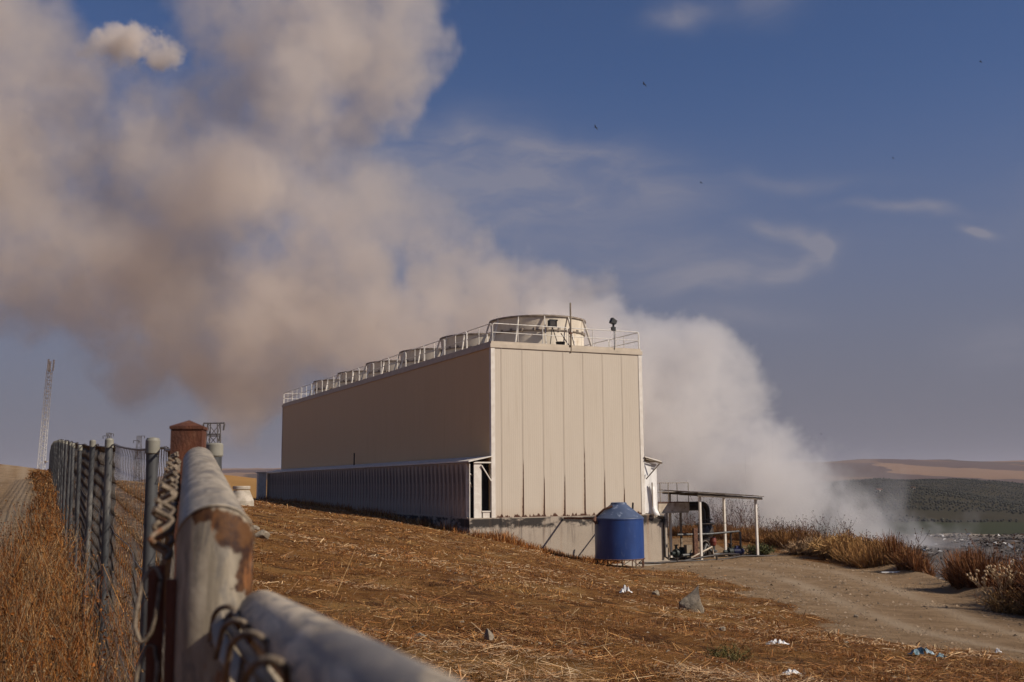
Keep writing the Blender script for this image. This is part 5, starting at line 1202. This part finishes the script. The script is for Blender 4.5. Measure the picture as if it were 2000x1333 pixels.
def build_smoke():
    puffs = [  # photo x, y, radius px, weight, depth offset
        (1812, 1078, 26, .8, 6), (1775, 1066, 34, .9, 3), (1735, 1060, 34, .8, 0), (1690, 1046, 44, .8, 4), (1640, 1034, 56, .85, -4), (1585, 1008, 68, 1, 3), (1520, 975, 80, 1, -6), (1480, 1015, 110, 1, 6),
        (1440, 915, 112, 1, 3), (1400, 830, 96, 1, -6), (1390, 765, 92, 1, 6), (1330, 720, 96, 1, -3), (1300, 860, 150, 1, 0), (1240, 690, 92, 1, 8), (1185, 615, 72, .9, -6), (1215, 790, 150, 1, 0), (1120, 640, 92, .9, 8),
        (1100, 740, 170, 1, -8), (1040, 605, 78, 1, 3), (980, 560, 66, 1, -8), (905, 490, 84, 1, 0), (855, 520, 104, 1, 8), (930, 660, 150, 1, 0), (780, 620, 150, 1, -10), (680, 700, 165, 1, 6), (560, 742, 120, .95, 0), (450, 745, 92, .85, 5),
        (640, 585, 130, .85, 10), (520, 620, 170, 1, -6), (390, 640, 140, 1, 6), (300, 600, 150, 1, 0), (200, 560, 150, 1, -10), (70, 480, 170, 1, 0), (330, 470, 190, 1, 8), (440, 360, 170, .9, -8), (180, 330, 200, 1, 6), (0, 330, 200, 1, 0),
        (350, 240, 150, .9, 0), (470, 200, 150, .8, 8), (590, 150, 140, .8, -8), (690, 110, 120, .85, 6), (780, 120, 100, .9, 0), (815, 190, 66, .9, -4), (700, 215, 90, .85, 5), (600, 260, 100, .7, 0), (520, 40, 120, .8, 0), (640, 10, 120, .8, 8), (740, 30, 90, .7, -6),
        (40, 180, 160, .9, 0), (-60, 60, 180, .9, 6), (60, 60, 110, .7, 0), (400, 100, 70, .55, 4), (170, 180, 110, .8, 0), (330, 110, 60, .16, 0), (210, 130, 55, .14, 4), (-120, 300, 220, 1, 0), (-150, 520, 160, 1, 0), (240, 690, 70, .6, 0), (330, 730, 66, .6, 4), (560, 420, 120, .4, 0), (700, 400, 150, .42, 8), (820, 380, 120, .32, -8), (420, -60, 160, .8, 0), (700, -80, 160, .8, 0), (-100, -100, 220, .9, 0),
        (1600, 925, 46, .10, 10), (1650, 960, 60, .10, -6), (1700, 985, 46, .12, 6), (1570, 905, 40, .10, 0), (1880, 1082, 34, .3, 10), (1940, 1088, 30, .2, 14), (1850, 1062, 24, .22, 4)]
    puffs += [(250, 685, 95, 1, 4), (150, 620, 110, 1, -4), (350, 718, 100, 1, 0), (60, 560, 130, 1, 4), (450, 768, 95, 1, -4), (530, 800, 75, .95, 0), (275, 195, 100, .95, 0), (395, 140, 75, .8, 4), (130, 140, 70, .9, -4), (860, 120, 55, .9, 0), (590, 330, 120, .7, 4), (1880, 1082, 40, .5, 4), (1935, 1088, 36, .42, 8), (1850, 1052, 34, .25, 0), (1700, 960, 50, .12, 0), (520, 815, 120, 1, 0), (440, 790, 110, 1, 6), (575, 850, 80, 1, 0), (350, 760, 90, .9, 0), (440, 690, 120, 1, 6), (590, 330, 110, .6, 0), (480, 300, 130, .9, 4), (620, 470, 120, .6, -4), (250, 140, 60, .5, 0), (90, 70, 90, .9, 0), (425, 85, 95, .9, 5), (230, 225, 120, 1, 0), (345, 225, 120, 1, -6), (510, 95, 110, .9, 4), (110, 210, 130, 1, 6), (600, 70, 120, .9, -6), (1600, 965, 50, .35, 6), (1650, 1000, 50, .4, -4), (1700, 1015, 40, .4, 4), (1745, 1035, 34, .45, 0), (1790, 1050, 28, .5, -4), (1830, 1070, 26, .5, 6)]
    left = [q for q in puffs if q[0] < 1130]; right = [q for q in puffs if q[0] >= 1030]
    o = volume_from_puffs('smoke', (-155., 168., -6.), (30., 298., 128.), .95, 232., left, 34, 3.6, [1.8, 1.9, 3.0, 4.0], [.055, .065, .085, .09], (.948, .898, .848), .135, .5, 3)
    tag(o, 'broad brown grey smoke bank drifting over the tower and across the sky', 'smoke', kind='stuff')
    o = volume_from_puffs('smoke', (2., 170., -17.), (112., 296., 72.), .68, 232., right, 30, 2.8, [5, 5, 5, 5.5], [.10, .10, .10, .10], (.975, .95, .925), .155, .45, 23)
    tag(o, 'dense whitish smoke column rising from the burning landfill behind the shelter', 'smoke', kind='stuff')
    cloud = [(200, 88, 26, 1, 0), (232, 78, 32, 1, 8), (266, 70, 32, 1, -8), (296, 86, 36, 1, 6), (330, 100, 30, 1, 0), (252, 100, 40, 1, 0), (212, 104, 30, 1, 6), (176, 92, 18, .9, 0), (310, 114, 32, 1, 0), (272, 56, 14, 1, 0), (246, 62, 14, 1, 4)]
    o = volume_from_puffs('cumulus_cloud', (-400., 820., 330.), (-260., 980., 432.), 1.6, 900., cloud, 26, 3.0, [6, 6, 6, 6], [.16, .16, .16, .16], (.95, .88, .81), .11, .3, 57)
    tag(o, 'small bright cumulus puff showing through a gap in the smoke', 'cloud', kind='stuff')
build_smoke()

def build_haze():
    o = MB().box((-7600, -700, -62), (7600, 9400, 142)).build('haze', None)
    mt = bpy.data.materials.new('haze_air'); mt.use_nodes = True; mt.node_tree.nodes.clear(); t = NT(mt.node_tree)
    pv = t.n('ShaderNodeVolumePrincipled', {'Color': (.80, .80, .90, 1), 'Density': HAZE_DENSITY, 'Anisotropy': .1}); t.l.new(pv.outputs[0], t.n('ShaderNodeOutputMaterial').inputs['Volume'])
    o.data.materials.clear(); o.data.materials.append(mt)
    tag(o, 'pale dusty haze lying over the whole valley', 'haze', kind='stuff')
HAZE_DENSITY = .00007
build_haze()
